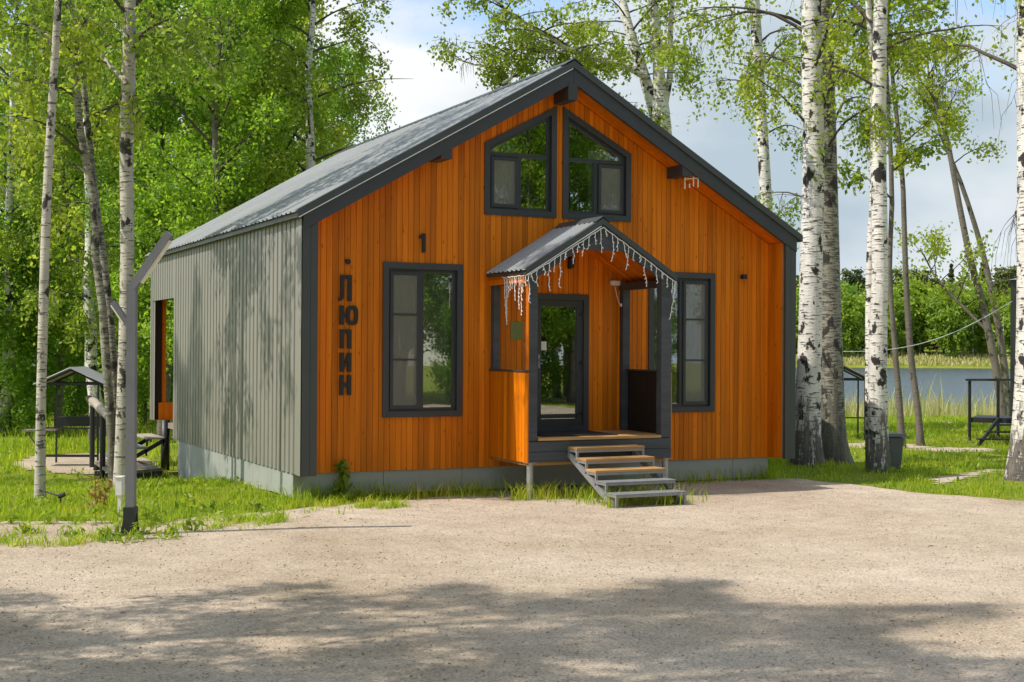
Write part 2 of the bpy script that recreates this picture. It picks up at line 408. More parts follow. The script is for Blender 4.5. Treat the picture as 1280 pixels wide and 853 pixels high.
def faces_mesh(name, V, F, m, smooth=False):
    """V (n,3), F (k,c) with the same corner count"""
    k, c = F.shape; me = bpy.data.meshes.new(name)
    me.vertices.add(len(V)); me.vertices.foreach_set('co', np.ascontiguousarray(V, dtype=np.float32).ravel())
    me.loops.add(k*c); me.loops.foreach_set('vertex_index', F.astype(np.int32).ravel())
    me.polygons.add(k); me.polygons.foreach_set('loop_start', np.arange(0, k*c, c, dtype=np.int32))
    me.polygons.foreach_set('loop_total', np.full(k, c, dtype=np.int32))
    if smooth: me.polygons.foreach_set('use_smooth', np.ones(k, dtype=bool))
    me.materials.append(MT[m]); me.update(calc_edges=True); return me
def tag(o, label=None, cat=None, group=None, kind=None):
    if label: o['label'] = label
    if cat: o['category'] = cat
    if group: o['group'] = group
    if kind: o['kind'] = kind
    return o
def thing(name, label, cat, loc=(0,0,0), group=None):
    o = bpy.data.objects.new(name, None); o.empty_display_size = 0.2; COL.objects.link(o); o.location = tuple(map(float, loc))
    return tag(o, label, cat, group)
def copy_tree(o, parent=None):
    c = o.copy(); COL.objects.link(c); c.parent = parent
    for ch in [x for x in o.children]: copy_tree(ch, c)
    return c
def inset(poly, d):
    """convex polygon (x,z) moved inwards by d"""
    n = len(poly); P = [np.array(p, float) for p in poly]
    ar = sum(P[i][0]*P[(i+1) % n][1]-P[(i+1) % n][0]*P[i][1] for i in range(n)); sg = 1 if ar > 0 else -1
    lines = []
    for i in range(n):
        e = P[(i+1) % n]-P[i]; e /= np.linalg.norm(e); nn = np.array([-e[1], e[0]])*sg
        lines.append((P[i]+nn*d, e))
    res = []
    for i in range(n):
        p, e = lines[i-1]; q, g = lines[i]
        t = np.linalg.solve(np.array([e, -g]).T, q-p)[0]; res.append(tuple(p+e*t))
    return res

# ------------------------------------------------------------------ terrain
def sst(a, b, x):
    t = np.clip((np.asarray(x, float)-a)/(b-a), 0, 1); return t*t*(3-2*t)
R2 = np.array([math.cos(YAW), -math.sin(YAW)]); F2 = np.array([math.sin(YAW), math.cos(YAW)])
def sl_of(x, y): return (x-CAM[0])*F2[0]+(y-CAM[1])*F2[1], (x-CAM[0])*R2[0]+(y-CAM[1])*R2[1]
def hgt(x, y):
    x = np.asarray(x, float); y = np.asarray(y, float)
    s, l = sl_of(x, y)
    h = -0.36*sst(2.0, 7.5, y)*(1-sst(1.0, 6.0, x))
    lakeside = sst(-14, 2, l)
    h = h - 1.75*sst(33, 80, s)*lakeside
    h = h + (3.4*sst(232, 262, s)+9.0*sst(262, 420, s))*lakeside
    h = h + 1.2*sst(30, 80, s)*(1-sst(-40, -10, l))
    h = h + 0.035*np.sin(x*0.9+1.3)*np.sin(y*0.8)*sst(9.2, 11, x) + 0.03*np.sin(x*1.7)*np.cos(y*1.1)*(1-sst(-3.2, -2.2, x))*sst(-1, 1, y)
    return h
sv = np.concatenate([np.arange(-70, 8, 6.0), np.arange(8, 60, 0.8), np.arange(60, 120, 3), np.arange(120, 300, 6), np.arange(300, 900, 60)])
lv = np.concatenate([np.arange(-420, -60, 30), np.arange(-60, -22, 4), np.arange(-22, 24, 0.8), np.arange(24, 130, 4), np.arange(130, 460, 30)])
S, Lg = np.meshgrid(sv, lv, indexing='ij')
GX = CAM[0]+S*F2[0]+Lg*R2[0]; GY = CAM[1]+S*F2[1]+Lg*R2[1]; GZ = hgt(GX, GY)
ns, nl = S.shape
idx = np.arange(ns*nl).reshape(ns, nl)
F = np.stack([idx[:-1,:-1], idx[:-1,1:], idx[1:,1:], idx[1:,:-1]], -1).reshape(-1, 4)
F = F[:, ::-1]
me = faces_mesh('ground', np.stack([GX, GY, GZ], -1).reshape(-1, 3), F, 'ground', True)
tag(link('ground', me), 'uneven grassy ground running down to the lake', 'ground', kind='structure')

# lake sheet
lk = MB(); pts = []
for s_, l_ in ((50, -16), (50, 400), (330, 400), (330, -16)):
    p = CAM[:2]+s_*F2+l_*R2; pts.append((p[0], p[1], -1.0))
lk.add(pts, [(0, 1, 2, 3)])
tag(lk.build('lake', 'water'), 'grey blue lake behind the reeds', 'lake', kind='structure')

# gravel yard
def jitter_poly(pts, step, amp, seed):
    rg = random.Random(seed); o = []
    for i, a in enumerate(pts):
        b = pts[(i+1) % len(pts)]; d = math.dist(a, b); n = max(1, int(d/step))
        for k in range(n):
            t = k/n; o.append((a[0]+(b[0]-a[0])*t+rg.uniform(-amp, amp), a[1]+(b[1]-a[1])*t+rg.uniform(-amp, amp)))
    return o
yard = [(-14, -6.4), (-8, -3.2), (-5.2, -0.9), (-3.6, -0.45), (-2.4, -0.9), (-1.2, -0.9), (0.0, -0.45), (1.2, -0.1), (2.4, 0.15), (3.4, 0.6), (7.6, 0.62),
        (8.05, 0.1), (8.25, -0.9), (8.3, -2.2), (8.95, -3.5), (10.4, -5.2), (13, -7.4), (19, -11), (24, -24), (4, -46), (-26, -38), (-24, -14)]
yp = jitter_poly(yard, 0.22, 0.07, 3)
yb = MB(); yb.add([(x, y, 0.012) for x, y in yp], [tuple(range(len(yp)))])
yo = yb.build('gravel_yard', 'gravel'); tag(yo, 'pale compacted gravel yard in front of the cabin', 'gravel', kind='structure')
def in_poly(x, y, poly):
    x = np.asarray(x); y = np.asarray(y); r = np.zeros(x.shape, bool); n = len(poly)
    for i in range(n):
        (x0, y0), (x1, y1) = poly[i], poly[(i+1) % n]
        if y0 == y1: continue
        r ^= ((y0 > y) != (y1 > y)) & (x < (x1-x0)*(y-y0)/(y1-y0)+x0)
    return r

# trodden paths and the sand ring: thin sheets following the ground
def sheet(name, m, poly, label, lift=0.01, step=0.3):
    xs = [p[0] for p in poly]; ys = [p[1] for p in poly]
    nx = np.arange(min(xs), max(xs)+step, step); ny = np.arange(min(ys), max(ys)+step, step)
    X, Y = np.meshgrid(nx, ny, indexing='ij'); keep = in_poly(X+step/2, Y+step/2, poly)
    Z = hgt(X, Y)+lift
    id_ = np.arange(X.size).reshape(X.shape)
    Fq = np.stack([id_[:-1,:-1], id_[1:,:-1], id_[1:,1:], id_[:-1,1:]], -1)[keep[:-1,:-1]]
    me = faces_mesh(name, np.stack([X, Y, Z], -1).reshape(-1, 3), Fq, m, True)
    return tag(link(name, me), label, 'path', kind='structure')
def gpoly(pix, z):
    return [tuple(ground_at(px, py, z)[:2]) for px, py in pix]
sand = gpoly([(8, 578), (40, 568), (100, 564), (150, 566), (190, 572), (196, 580), (150, 588), (100, 590), (45, 586)], -0.3)
path_near = gpoly([(1045, 556), (1100, 552), (1170, 560), (1245, 563), (1252, 567), (1180, 569), (1110, 561), (1050, 562)], -0.02)
path_far = gpoly([(1100, 529), (1180, 530), (1290, 536), (1290, 539), (1180, 533), (1100, 532)], -0.1)
path_yard = gpoly([(1160, 600), (1190, 596), (1240, 586), (1252, 588), (1210, 600), (1175, 607)], 0.0)
sheet('sand_ring', 'gravel', sand, 'round patch of pale sand under the barbecue shelter', 0.014, 0.2)
sheet('path', 'gravel', path_near, 'pale gravel path crossing the right lawn', 0.012, 0.2)
sheet('path', 'gravel', path_far, 'thin far path just before the reeds', 0.03, 0.4)
sheet('path', 'gravel', path_yard, 'worn bare strip in the right lawn', 0.012, 0.2)

# ------------------------------------------------------------------ the cabin
W, REC, ZB, XM = 7.79, 0.423, 0.349, 3.9
def T(x): return 3.81+0.574*min(x, W-x)             # top of roof edge
def SOF(x): return T(x)-0.285                        # underside of roof overhang
cabin = thing('cabin', 'orange timber gabled cabin with grey steel side wall and roof', 'house', (XM, 5.0, 0.0))

# openings in the front wall: x0, x1, zlow(x), ztop(x)
wl_poly = [(1.238, 1.063), (2.410, 1.063), (2.410, 3.158), (1.238, 3.158)]
wr_poly = [(5.413, 1.063), (6.585, 1.063), (6.585, 3.158), (5.413, 3.158)]
ul_poly = [(2.729, 3.868), (3.862, 3.868), (3.862, 5.470), (2.729, 4.869)]
ur_poly = [(3.962, 3.868), (5.095, 3.868), (5.095, 4.869), (3.962, 5.470)]
dr_poly = [(3.46, 0.82), (4.40, 0.82), (4.40, 2.785), (3.46, 2.785)]
def interp(poly, x):
    zs = []
    for i in range(len(poly)):
        (a, za), (b, zb) = poly[i], poly[(i+1) % len(poly)]
        if a == b: continue
        if min(a, b)-1e-6 <= x <= max(a, b)+1e-6: zs.append(za+(zb-za)*(x-a)/(b-a))
    return min(zs), max(zs)
CUT = [inset(p, 0.05) for p in (wl_poly, wr_poly, ul_poly, ur_poly, dr_poly)]
def spans(x0, x1):
    """solid z intervals of the wall strip x0..x1: list of (zlo0, zlo1, zhi0, zhi1)"""
    xm = (x0+x1)/2; cuts = []
    for p in CUT:
        a = min(q[0] for q in p); b = max(q[0] for q in p)
        if a <= xm <= b:
            l0, h0 = interp(p, min(max(x0, a), b)); l1, h1 = interp(p, min(max(x1, a), b)); cuts.append((l0, l1, h0, h1))
    cuts.sort(); cur = (ZB, ZB); o = []
    for l0, l1, h0, h1 in cuts:
        if l0 > cur[0]+0.02: o.append((cur[0], cur[1], l0, l1))
        cur = (h0, h1)
    t0, t1 = SOF(x0)-0.004, SOF(x1)-0.004
    if t0 > cur[0]: o.append((cur[0], cur[1], t0, t1))
    return o

# backing of the front wall, in columns between the openings
brk = sorted([0.2, 7.59] + [e for p in CUT for e in (min(q[0] for q in p), max(q[0] for q in p))] + [XM])
fw_ = MB()
for a, b in zip(brk[:-1], brk[1:]):
    if b-a < 0.005: continue
    for l0, l1, h0, h1 in spans(a+1e-4, b-1e-4):
        fw_.prism([(a, l0), (b, l1), (b, h1), (a, h0)], REC+0.024, REC+0.12)
front_wall = fw_.build('front_wall', 'interior', cabin)

def plank_prism(mb, x0, x1, l0, l1, h0, h1, y, groove=0.0048, th=0.022):
    sec = [(x0, y+th), (x0, y+0.003), (x0+0.003, y), (x1-groove-0.003, y), (x1-groove, y+0.003), (x1-groove, y+0.011), (x1, y+0.011), (x1, y+th)]
    n = len(sec)
    def z(lo, x): return (l0+(l1-l0)*(x-x0)/(x1-x0)) if lo else (h0+(h1-h0)*(x-x0)/(x1-x0))
    V = [(x, yy, z(True, x)) for x, yy in sec]+[(x, yy, z(False, x)) for x, yy in sec]
    mb.add(V, [tuple(range(n-1, -1, -1)), tuple(range(n, 2*n))]+[(i, (i+1) % n, (i+1) % n+n, i+n) for i in range(n)])
rg = random.Random(11)
PW = 0.0823
x = 0.203
while x < 7.585:
    x1 = min(x+PW, 7.586)
    if x < XM < x1: segs = [(x, x1)]
    else: segs = [(x, x1)]
    for a, b in segs:
        for l0, l1, h0, h1 in spans(a, b):
            mb = MB(); plank_prism(mb, a, b, l0, l1, h0, h1, REC+rg.uniform(-0.0015, 0.0015)); mb.build('plank', 'orange', front_wall)
    x = x1

# overhang: soffit boards run down the slope, reveal boards stand upright
soff = MB()
for sgn in (0, 1):
    xs = [0.2, XM] if sgn == 0 else [XM, W-0.2]
    soff.prism([(xs[0], SOF(xs[0])+0.022), (xs[1], SOF(xs[1])+0.022), (xs[1], SOF(xs[1])+0.05), (xs[0], SOF(xs[0])+0.05)], 0.045, REC+0.02)
soffit = soff.build('soffit', 'interior', cabin)
nb = 5; y0 = 0.045; bw = (REC-y0)/nb
for sgn in (0, 1):
    for k in range(nb):
        mb = MB(); e = rg.uniform(0, 0.002)
        a, b = (0.2, XM-0.001) if sgn == 0 else (XM+0.001, W-0.2)
        mb.prism([(a, SOF(a)+e), (b, SOF(b)+e), (b, SOF(b)+0.02), (a, SOF(a)+0.02)], y0+k*bw, y0+(k+1)*bw-0.005)
        mb.build('soffit_board', 'orange_s', soffit)
for side in (0, 1):
    rv = MB()
    xin = 0.2 if side == 0 else W-0.2
    rv.box(xin-0.03 if side == 0 else xin, xin if side == 0 else xin+0.03, 0.05, REC+0.1, ZB, SOF(0.2)+0.02)
    reveal = rv.build('reveal', 'interior', cabin)
    for k in range(4):
        mb = MB(); ya = 0.075+k*(REC-0.075)/4; yb_ = ya+(REC-0.075)/4-0.005
        xa, xb = (xin+0.001, xin+0.018) if side == 0 else (xin-0.018, xin-0.001)
        mb.box(xa, xb, ya, yb_, ZB, SOF(0.2)); mb.build('reveal_board', 'orange', reveal)

# the steel frame of the gable
for side in (0, 1):
    m_ = MB(); a, b = (0.0, 0.2) if side == 0 else (W-0.2, W)
    xm = (a+b)/2
    m_.prism([(a-0.008 if side == 0 else a+0.003, ZB), (xm-0.002, ZB), (xm-0.002, T(xm)-0.315), (a-0.008 if side == 0 else a+0.003, T(a)-0.13 if side == 0 else T(a)-0.315)], 0.0, 0.05)
    m_.prism([(xm+0.002, ZB), (b-0.003, ZB), (b-0.003, T(b)-0.315 if side == 0 else T(b)-0.13), (xm+0.002, T(xm)-0.315)], 0.002, 0.05)
    m_.build('corner_flashing', 'trim', cabin)
    f_ = MB()
    e0, e1 = (-0.02, XM-0.002) if side == 0 else (XM+0.002, W+0.02)
    if side == 0: f_.prism([(0.0, T(0)-0.31), (XM-0.002, T(XM)-0.31), (XM-0.002, T(XM)-0.10), (0.0, T(0)-0.10)], -0.012, 0.04)
    else: f_.prism([(XM+0.002, T(XM)-0.31), (W, T(W)-0.31), (W, T(W)-0.10), (XM+0.002, T(XM)-0.10)], -0.012, 0.04)
    f_.build('fascia', 'dark', cabin)
    s_ = MB(); a, b = (-0.09, XM) if side == 0 else (XM, W+0.09)
    s_.prism([(a, T(a)-0.10), (b, T(b)-0.10), (b, T(b)), (a, T(a))], -0.04, 0.10); s_.build('roof_edge_flashing', 'trim', cabin)
    if side == 0:
        l_ = MB(); l_.prism([(-0.07, T(-0.07)-0.115), (XM-0.03, T(XM-0.03)-0.115), (XM-0.03, T(XM-0.03)-0.103), (-0.07, T(-0.07)-0.103)], -0.055, -0.013); l_.build('drip_edge', 'sunlit_lip', cabin)  # left rake only: its sunlit line is painted into the pale colour
for (xa, xb, za, zb) in ((3.815, 3.962, 5.49, 5.73), (1.90, 2.06, 4.545, 4.73), (5.725, 5.885, 4.545, 4.73)):
    b_ = MB()
    # beam top cut to follow the soffit
    b_.prism([(xa, za), (xb, za), (xb, min(zb, SOF(xb)+0.01)), ((xa+xb)/2, min(zb, SOF((xa+xb)/2)+0.01)), (xa, min(zb, SOF(xa)+0.01))], 0.0 if za < 5 else -0.02, REC+0.02)
    b_.build('beam', 'dark', cabin)

# profiled steel sheets
def corrug(mb, P0, U, V, Nn, ulen, vlen_fn, pitch=0.2, h=0.022, flat=0.55, u0=0.0):
    """sheet at P0, width ulen along U, length vlen_fn(u)=(v0,v1) along V, ribs out along Nn"""
    P0, U, V, Nn = [np.array(a, float) for a in (P0, U, V, Nn)]
    us = []; u = 0.0
    while u < ulen-1e-6:
        for du, hh in ((0, 0), (pitch*flat, 0), (pitch*(flat+0.08), h), (pitch*(0.92), h)):
            if u+du <= ulen: us.append((u+du, hh))
        u += pitch
    us.append((ulen, 0.0))
    vs = []
    for uu, hh in us:
        v0, v1 = vlen_fn(uu+u0)
        vs += [P0+U*uu+Nn*hh+V*v0, P0+U*uu+Nn*hh+V*v1]
    mb.add(vs, [(2*i, 2*i+2, 2*i+3, 2*i+1) for i in range(len(us)-1)])
side = MB()
side.box(0.03, 0.19, 0.05, 7.72, ZB+0.01, T(0)-0.16)
side.box(0.03, 0.19, 7.72, 9.78, 2.88, T(0)-0.16)
side.box(0.03, 0.16, 9.52, 9.79, 0.60, 2.88)
side_wall = side.build('side_wall', 'darkwood', cabin)
tr = MB(); tr.box(-0.008, 0.03, 0.003, 0.20, ZB, T(0)-0.13); tr.build('corner_trim', 'siding', side_wall)
tr = MB(); tr.box(-0.006, 0.03, 9.70, 9.80, 0.6, T(0)-0.13); tr.build('corner_trim', 'siding', side_wall)
ya = 0.20
while ya < 7.7:
    yb_ = min(ya+1.0, 7.74)
    mb = MB(); corrug(mb, (0.0, ya, 0), (0, 1, 0), (0, 0, 1), (-1, 0, 0), yb_-ya-0.002, lambda u: (ZB+0.003, T(0)-0.12), 0.2, -0.027, 0.66)
    mb.build('wall_sheet', 'siding', side_wall); ya = yb_
for a, b, z0, z1 in ((7.74, 8.74, 2.87, T(0)-0.12), (8.74, 9.70, 2.87, T(0)-0.12)):
    mb = MB(); corrug(mb, (0.0, a, 0), (0, 1, 0), (0, 0, 1), (-1, 0, 0), b-a-0.002, lambda u: (z0, z1), 0.2, -0.027, 0.66); mb.build('wall_sheet', 'siding', side_wall)
mb = MB(); corrug(mb, (0.022, 9.5, 0), (0, 1, 0), (0, 0, 1), (-1, 0, 0), 0.2, lambda u: (0.6, 2.87), 0.2); mb.build('wall_sheet', 'siding', side_wall)
rw = MB(); rw.box(W-0.19, W-0.004, 0.05, 9.78, ZB+0.01, T(0)-0.12); rw.build('side_wall', 'trim', cabin)
bk = MB(); bk.box(0.2, W-0.2, 7.60, 7.70, ZB, 5.6 if False else 3.5); bk.prism([(0.2, 3.5), (W-0.2, 3.5), (XM, 5.6)], 7.60, 7.70); bk.build('rear_wall', 'orange', cabin)
rp_ = MB(); rp_.box(0.16, 0.24, 9.54, 9.76, 0.60, 2.88); rp_.build('terrace_post_cladding', 'orange', cabin)
tp = MB(); tp.box(0.10, 4.0, 9.50, 9.55, 0.60, 0.93); tp.build('terrace_parapet', 'orange', cabin)
tf = MB(); tf.box(0.25, W-0.2, 7.70, 9.78, 0.45, 0.55); tf.build('terrace_floor', 'oldwood', cabin)
tl = MB(); tl.tube([(0.22, 9.45, -0.45), (0.22, 9.45, 0.60)], 0.085, 12); tl.build('terrace_pile', 'blackmetal', cabin, True)
fl = MB(); fl.box(0.2, W-0.2, REC+0.12, 7.6, 0.55, 0.60); fl.box(0.2, W-0.2, REC+0.12, 7.6, 3.3, 3.36); fl.build('floor', 'interior', cabin)
iw = MB(); iw.box(0.25, W-0.25, 3.2, 3.28, 0.6, 3.3); iw.box(1.5, W-1.5, 3.2, 3.28, 3.36, 4.6); iw.build('partition', 'interior', cabin)

# roof
rb = MB()
SL = math.hypot(1, 0.574); ux, uz = 1/SL, 0.574/SL
for sgn in (0, 1):
    a, b = (-0.085, XM) if sgn == 0 else (XM, W+0.085)
    rb.prism([(a, T(a)-0.10), (b, T(b)-0.10), (b, T(b)-0.03), (a, T(a)-0.03)], 0.10, 9.88)
roof = rb.build('roof', 'trim', cabin)
rl = (XM+0.13)*SL
for sgn in (0, 1):
    ya = -0.03
    while ya < 9.9:
        yb_ = min(ya+1.1, 9.92); mb = MB()
        if sgn == 0: corrug(mb, (-0.13, ya, T(-0.13)-0.012), (0, 1, 0), (ux, 0, uz), (-uz, 0, ux), yb_-ya-0.002, lambda u: (0, rl), 0.2, 0.02, 0.6)
        else: corrug(mb, (W+0.11, ya, T(W+0.11)-0.012), (0, 1, 0), (-ux, 0, uz), (uz, 0, ux), yb_-ya-0.002, lambda u: (0, rl), 0.2, 0.02, 0.6)
        mb.build('roof_sheet', 'roof', roof); ya = yb_
rc = MB(); rc.prism([(XM-0.15, T(XM-0.15)+0.014), (XM, T(XM)+0.02), (XM+0.15, T(XM-0.15)+0.014), (XM+0.15, T(XM-0.15)+0.022), (XM, T(XM)+0.035), (XM-0.15, T(XM-0.15)+0.022)], -0.045, 9.93)
rc.build('ridge_cap', 'trim', roof)

# plinth
pc = MB(); pc.box(0.06, 7.58, 0.49, 0.52, 0.06, ZB); pc.box(0.06, 0.09, 0.49, 7.40, -0.30, ZB); plinth = pc.build('plinth', 'blackmetal', cabin)
xs = [0.02, 1.28, 2.44, 3.42, 4.60, 5.78, 6.96, 7.62]
for a, b in zip(xs[:-1], xs[1:]):
    mb = MB(); mb.bbox(a, b-0.006, 0.455, 0.488, 0.035, ZB-0.002, 0.003); mb.build('plinth_panel', 'plinth', plinth)
ya = 0.455
for k in range(7):
    yb_ = ya+0.99; mb = MB(); zlo = 0.03-0.40*float(sst(1.5, 7.4, (ya+yb_)/2))
    V = []
    za, zb = [0.03-0.39*float(sst(1.0, 7.4, q)) for q in (ya, yb_)]
    mb.add([(0.02, ya+0.034 if k == 0 else ya, za), (0.055, ya+0.034 if k == 0 else ya, za), (0.055, yb_-0.006, zb), (0.02, yb_-0.006, zb), (0.02, ya+0.034 if k == 0 else ya, ZB-0.004), (0.055, ya+0.034 if k == 0 else ya, ZB-0.004), (0.055, yb_-0.006, ZB-0.004), (0.02, yb_-0.006, ZB-0.004)],
           [(0,3,2,1),(4,5,6,7),(0,1,5,4),(1,2,6,5),(2,3,7,6),(3,0,4,7)])
    mb.build('plinth_panel', 'plinth', plinth); ya = yb_

# windows
def curtain(mb, x0, x1, z0, z1, y, folds=9, amp=0.03, seed=0):
    rg2 = random.Random(seed); n = folds*6; vs = []
    for i in range(n+1):
        t = i/n; xx = x0+(x1-x0)*t; yy = y+amp*math.sin(t*folds*2*PI+rg2.uniform(-0.3, 0.3))*(0.6+0.4*math.sin(t*7+seed))
        vs += [(xx, yy, z0), (xx, yy, z1)]
    mb.add(vs, [(2*i, 2*i+2, 2*i+3, 2*i+1) for i in range(n)])
def rect(x0, x1, z0, z1): return [(x0, z0), (x1, z0), (x1, z1), (x0, z1)]
def window(poly, kind, mirror):
    cs = MB(); cs.ring(poly, inset(poly, 0.085), REC-0.024, REC+0.075); win = cs.build('window', 'dark', cabin)
    inn = inset(poly, 0.085); xa = min(q[0] for q in inn); xb = max(q[0] for q in inn)
    za = min(q[1] for q in inn); zb = max(q[1] for q in inn)
    fr = MB(); fr.ring(inset(poly, 0.075), inset(poly, 0.125), REC+0.03, REC+0.10)
    wd = xb-xa; side_net = wd*0.47
    if not mirror: nx0, nx1 = xa+0.005, xa+side_net; px0, px1 = nx1+0.05, xb-0.04
    else: nx0, nx1 = xb-side_net, xb-0.005; px0, px1 = xa+0.04, nx0-0.05
    mull = nx1 if not mirror else nx0-0.05
    ztop = zb-0.03 if kind == 'low' else 4.700
    fr.box(mull, mull+0.05, REC+0.028, REC+0.098, za, ztop)
    if kind == 'up': fr.box(xa, xb, REC+0.026, REC+0.10, 4.70, 4.755)
    fr.build('frame', 'frame', win)
    sh = MB(); sp = rect(nx0+0.025, nx1-0.005, za+0.03, ztop-0.012) if not mirror else rect(nx0+0.005, nx1-0.025, za+0.03, ztop-0.012)
    sh.ring(sp, inset(sp, 0.045), REC+0.008, REC+0.03); sh.build('sash', 'frame', win)
    nt_ = MB(); ip = inset(sp, 0.04); nt_.add([(q[0], REC+0.017, q[1]) for q in ip], [(0, 1, 2, 3)]); nt_.build('insect_screen', 'net', win)
    if kind == 'low':
        for z in (2.455, 1.842):
            gb = MB(); gb.box(sp[0][0]+0.02, sp[1][0]-0.02, REC+0.005, REC+0.016, z-0.012, z+0.012); gb.build('glazing_bar', 'frame', win)
        gp = [rect(px0-0.01, px1+0.01, za+0.03, zb-0.03), rect(nx0+0.01, nx1-0.01, za+0.03, zb-0.03)]
        sill = MB(); sill.box(xa-0.02, xb+0.02, REC-0.034, REC-0.025, za-0.083, za-0.01); sill.build('sill', 'dark', win)
    else:
        gp = [rect(px0-0.01, px1+0.01, za+0.03, 4.71), rect(nx0+0.01, nx1-0.01, za+0.03, 4.71), inset([(xa, 4.745), (xb, 4.745), (xb, interp(inn, xb)[1]), (xa, interp(inn, xa)[1])], 0.005)]
    for k, p in enumerate(gp):
        g_ = MB(); tilt = rg.uniform(-0.002, 0.002)
        g_.prism(p, REC+0.06+k*0.001, REC+0.066+k*0.001); g_.build('pane', 'glass', win)
    cu = MB()
    if kind == 'low':
        curtain(cu, xa-0.05, xb+0.05, za-0.1, zb+0.1, REC+0.17, 11, 0.025, 2 if mirror else 5)
    else:
        curtain(cu, xa-0.05, xa+wd*0.55 if not mirror else xb+0.05, za-0.1, 4.9, REC+0.18, 8, 0.025, 3) if not mirror else curtain(cu, xa+wd*0.45, xb+0.05, za-0.1, 4.9, REC+0.18, 8, 0.025, 4)
    cu.build('curtain', 'curtain', win)
    return win
window(wl_poly, 'low', False); window(wr_poly, 'low', True)
window(ul_poly, 'up', False); window(ur_poly, 'up', True)

# door
cs = MB(); cs.ring(dr_poly, inset(dr_poly, 0.085), REC-0.024, REC+0.075); door = cs.build('door', 'dark', cabin)
dp = inset(dr_poly, 0.088); sh = MB(); sh.ring(dp, inset(dp, 0.09), REC+0.0, REC+0.06)
sh.box(dp[0][0]+0.1, dp[1][0]-0.1, REC+0.012, REC+0.055, dp[0][1]+0.1, dp[0][1]+0.16); sh.build('door_leaf', 'frame', door)
gp = inset(dp, 0.085); g_ = MB(); g_.prism(gp, REC+0.03, REC+0.036); g_.build('pane', 'glass', door)
for z in (2.50, 1.80, 1.08):
    h_ = MB(); h_.bbox(dp[1][0]-0.055, dp[1][0]+0.035, REC-0.02, REC-0.002, z-0.02, z+0.02, 0.005); h_.tube([(dp[1][0], REC-0.022, z-0.05), (dp[1][0], REC-0.022, z+0.05)], 0.011, 8); h_.build('hinge', 'blackmetal', door)
hd = MB(); hd.bbox(dp[0][0]+0.035, dp[0][0]+0.07, REC-0.012, REC-0.001, 1.72, 1.92, 0.004); hd.tube([(dp[0][0]+0.05, REC-0.012, 1.84), (dp[0][0]+0.05, REC-0.05, 1.84), (dp[0][0]+0.16, REC-0.05, 1.84)], 0.009, 8); hd.build('handle', 'steel', door)
dcur = MB(); dcur.box(3.3, 4.6, 1.9, 1.95, 0.6, 2.9); dcur.build('inner_door', 'darkwood', door)
nt_ = MB(); nt_.box(3.645, 3.735, REC-0.001+0.026, REC+0.029, 1.98, 2.105); notice = nt_.build('notice', 'paper'); tag(notice, 'small white paper notice on the door glass', 'notice')

# porch -------------------------------------------------------------------
PX0, PX1, PY = 2.833, 5.055, -0.785
def TP(x): return 3.770-0.617*abs(x-3.93)
for (a, b, c, d, zt) in ((2.842, 2.968, PY, PY+0.13, 2.98), (4.885, 5.05, PY, PY+0.13, 2.98), (2.842, 2.94, REC-0.105, REC-0.005, 2.95), (4.92, 5.04, REC-0.105, REC-0.005, 2.95)):
    m_ = MB(); m_.bbox(a, b, c, d, 0.785, zt, 0.004); m_.build('porch_post', 'greywood', cabin)
for z0, z1, e in ((0.500, 0.632, 0.0), (0.636, 0.776, 0.004)):
    m_ = MB(); m_.bbox(PX0+0.008, PX1-0.002, PY-0.002+e, PY+0.035, z0, z1, 0.004); m_.build('porch_apron_board', 'greywood', cabin)
dk = MB(); dk.box(PX0+0.03, PX1-0.03, PY+0.04, REC-0.03, 0.62, 0.78); deck = dk.build('porch_deck', 'darkwood', cabin)
for k in range(10):
    ya = PY-0.02+k*0.119; mb = MB(); mb.bbox(PX0+0.145 if k < 1 else PX0+0.03, PX1-0.175 if k < 1 else PX1-0.03, ya, ya+0.114, 0.783, 0.822, 0.004); mb.build('deck_board', 'deckwood', deck)
for sd in (0, 1):
    xo = PX0-0.006 if sd == 0 else PX1-0.016
    pn = MB(); pn.box(xo+(0.024 if sd == 0 else -0.02), xo+(0.06 if sd == 0 else 0.002), PY+0.135, REC-0.11, 0.50, 1.685); panel = pn.build('porch_side_panel', 'darkwood', cabin)
    yy = PY+0.004; n = 13; bw = (REC-0.004-yy)/n
    for k in range(n):
        mb = MB(); mb.box(xo, xo+0.022, yy+k*bw, yy+(k+1)*bw-0.005, 0.497, 1.686); mb.build('plank', 'orange', panel)
    yy = PY+0.14; n = 11; bw = (REC-0.115-yy)/n
    xi = xo+0.062 if sd == 0 else xo-0.040
    for k in range(n):
        mb = MB(); mb.box(xi, xi+0.018, yy+k*bw, yy+(k+1)*bw-0.005, 0.825, 1.684); mb.build('plank', 'darkwood', panel)
    rl_ = MB(); rl_.bbox(xo-0.012, xo+0.10 if sd == 0 else xo+0.04, PY+0.002, REC-0.002, 1.689, 1.714, 0.004) if sd == 0 else rl_.bbox(xo-0.075, xo+0.04, PY+0.002, REC-0.002, 1.689, 1.714, 0.004)
    rl_.build('rail_cap', 'dark', cabin)
    ub = MB(); z0 = 2.872 if sd == 0 else 2.862
    ub.bbox(xo-0.004 if sd == 0 else xo-0.14, xo+0.12 if sd == 0 else xo+0.01, PY+0.135, REC-0.002, z0, 2.965, 0.004); ub.build('porch_beam', 'dark', cabin)
    for z0, z1 in ((2.874, 2.950), (2.953, 3.028)):
        mb = MB(); mb.box(xo-0.008 if sd == 0 else xo+0.011, xo+(-0.005 if sd == 0 else 0.03)+0.0005, PY-0.0, REC-0.001, z0, z1); mb.build('porch_cladding_board', 'orange', cabin)
# orange return of the front left post
mb = MB(); mb.box(PX0-0.004, PX0+0.008, PY+0.001, PY+0.075, 1.716, 2.872); mb.build('post_cladding', 'orange', cabin)
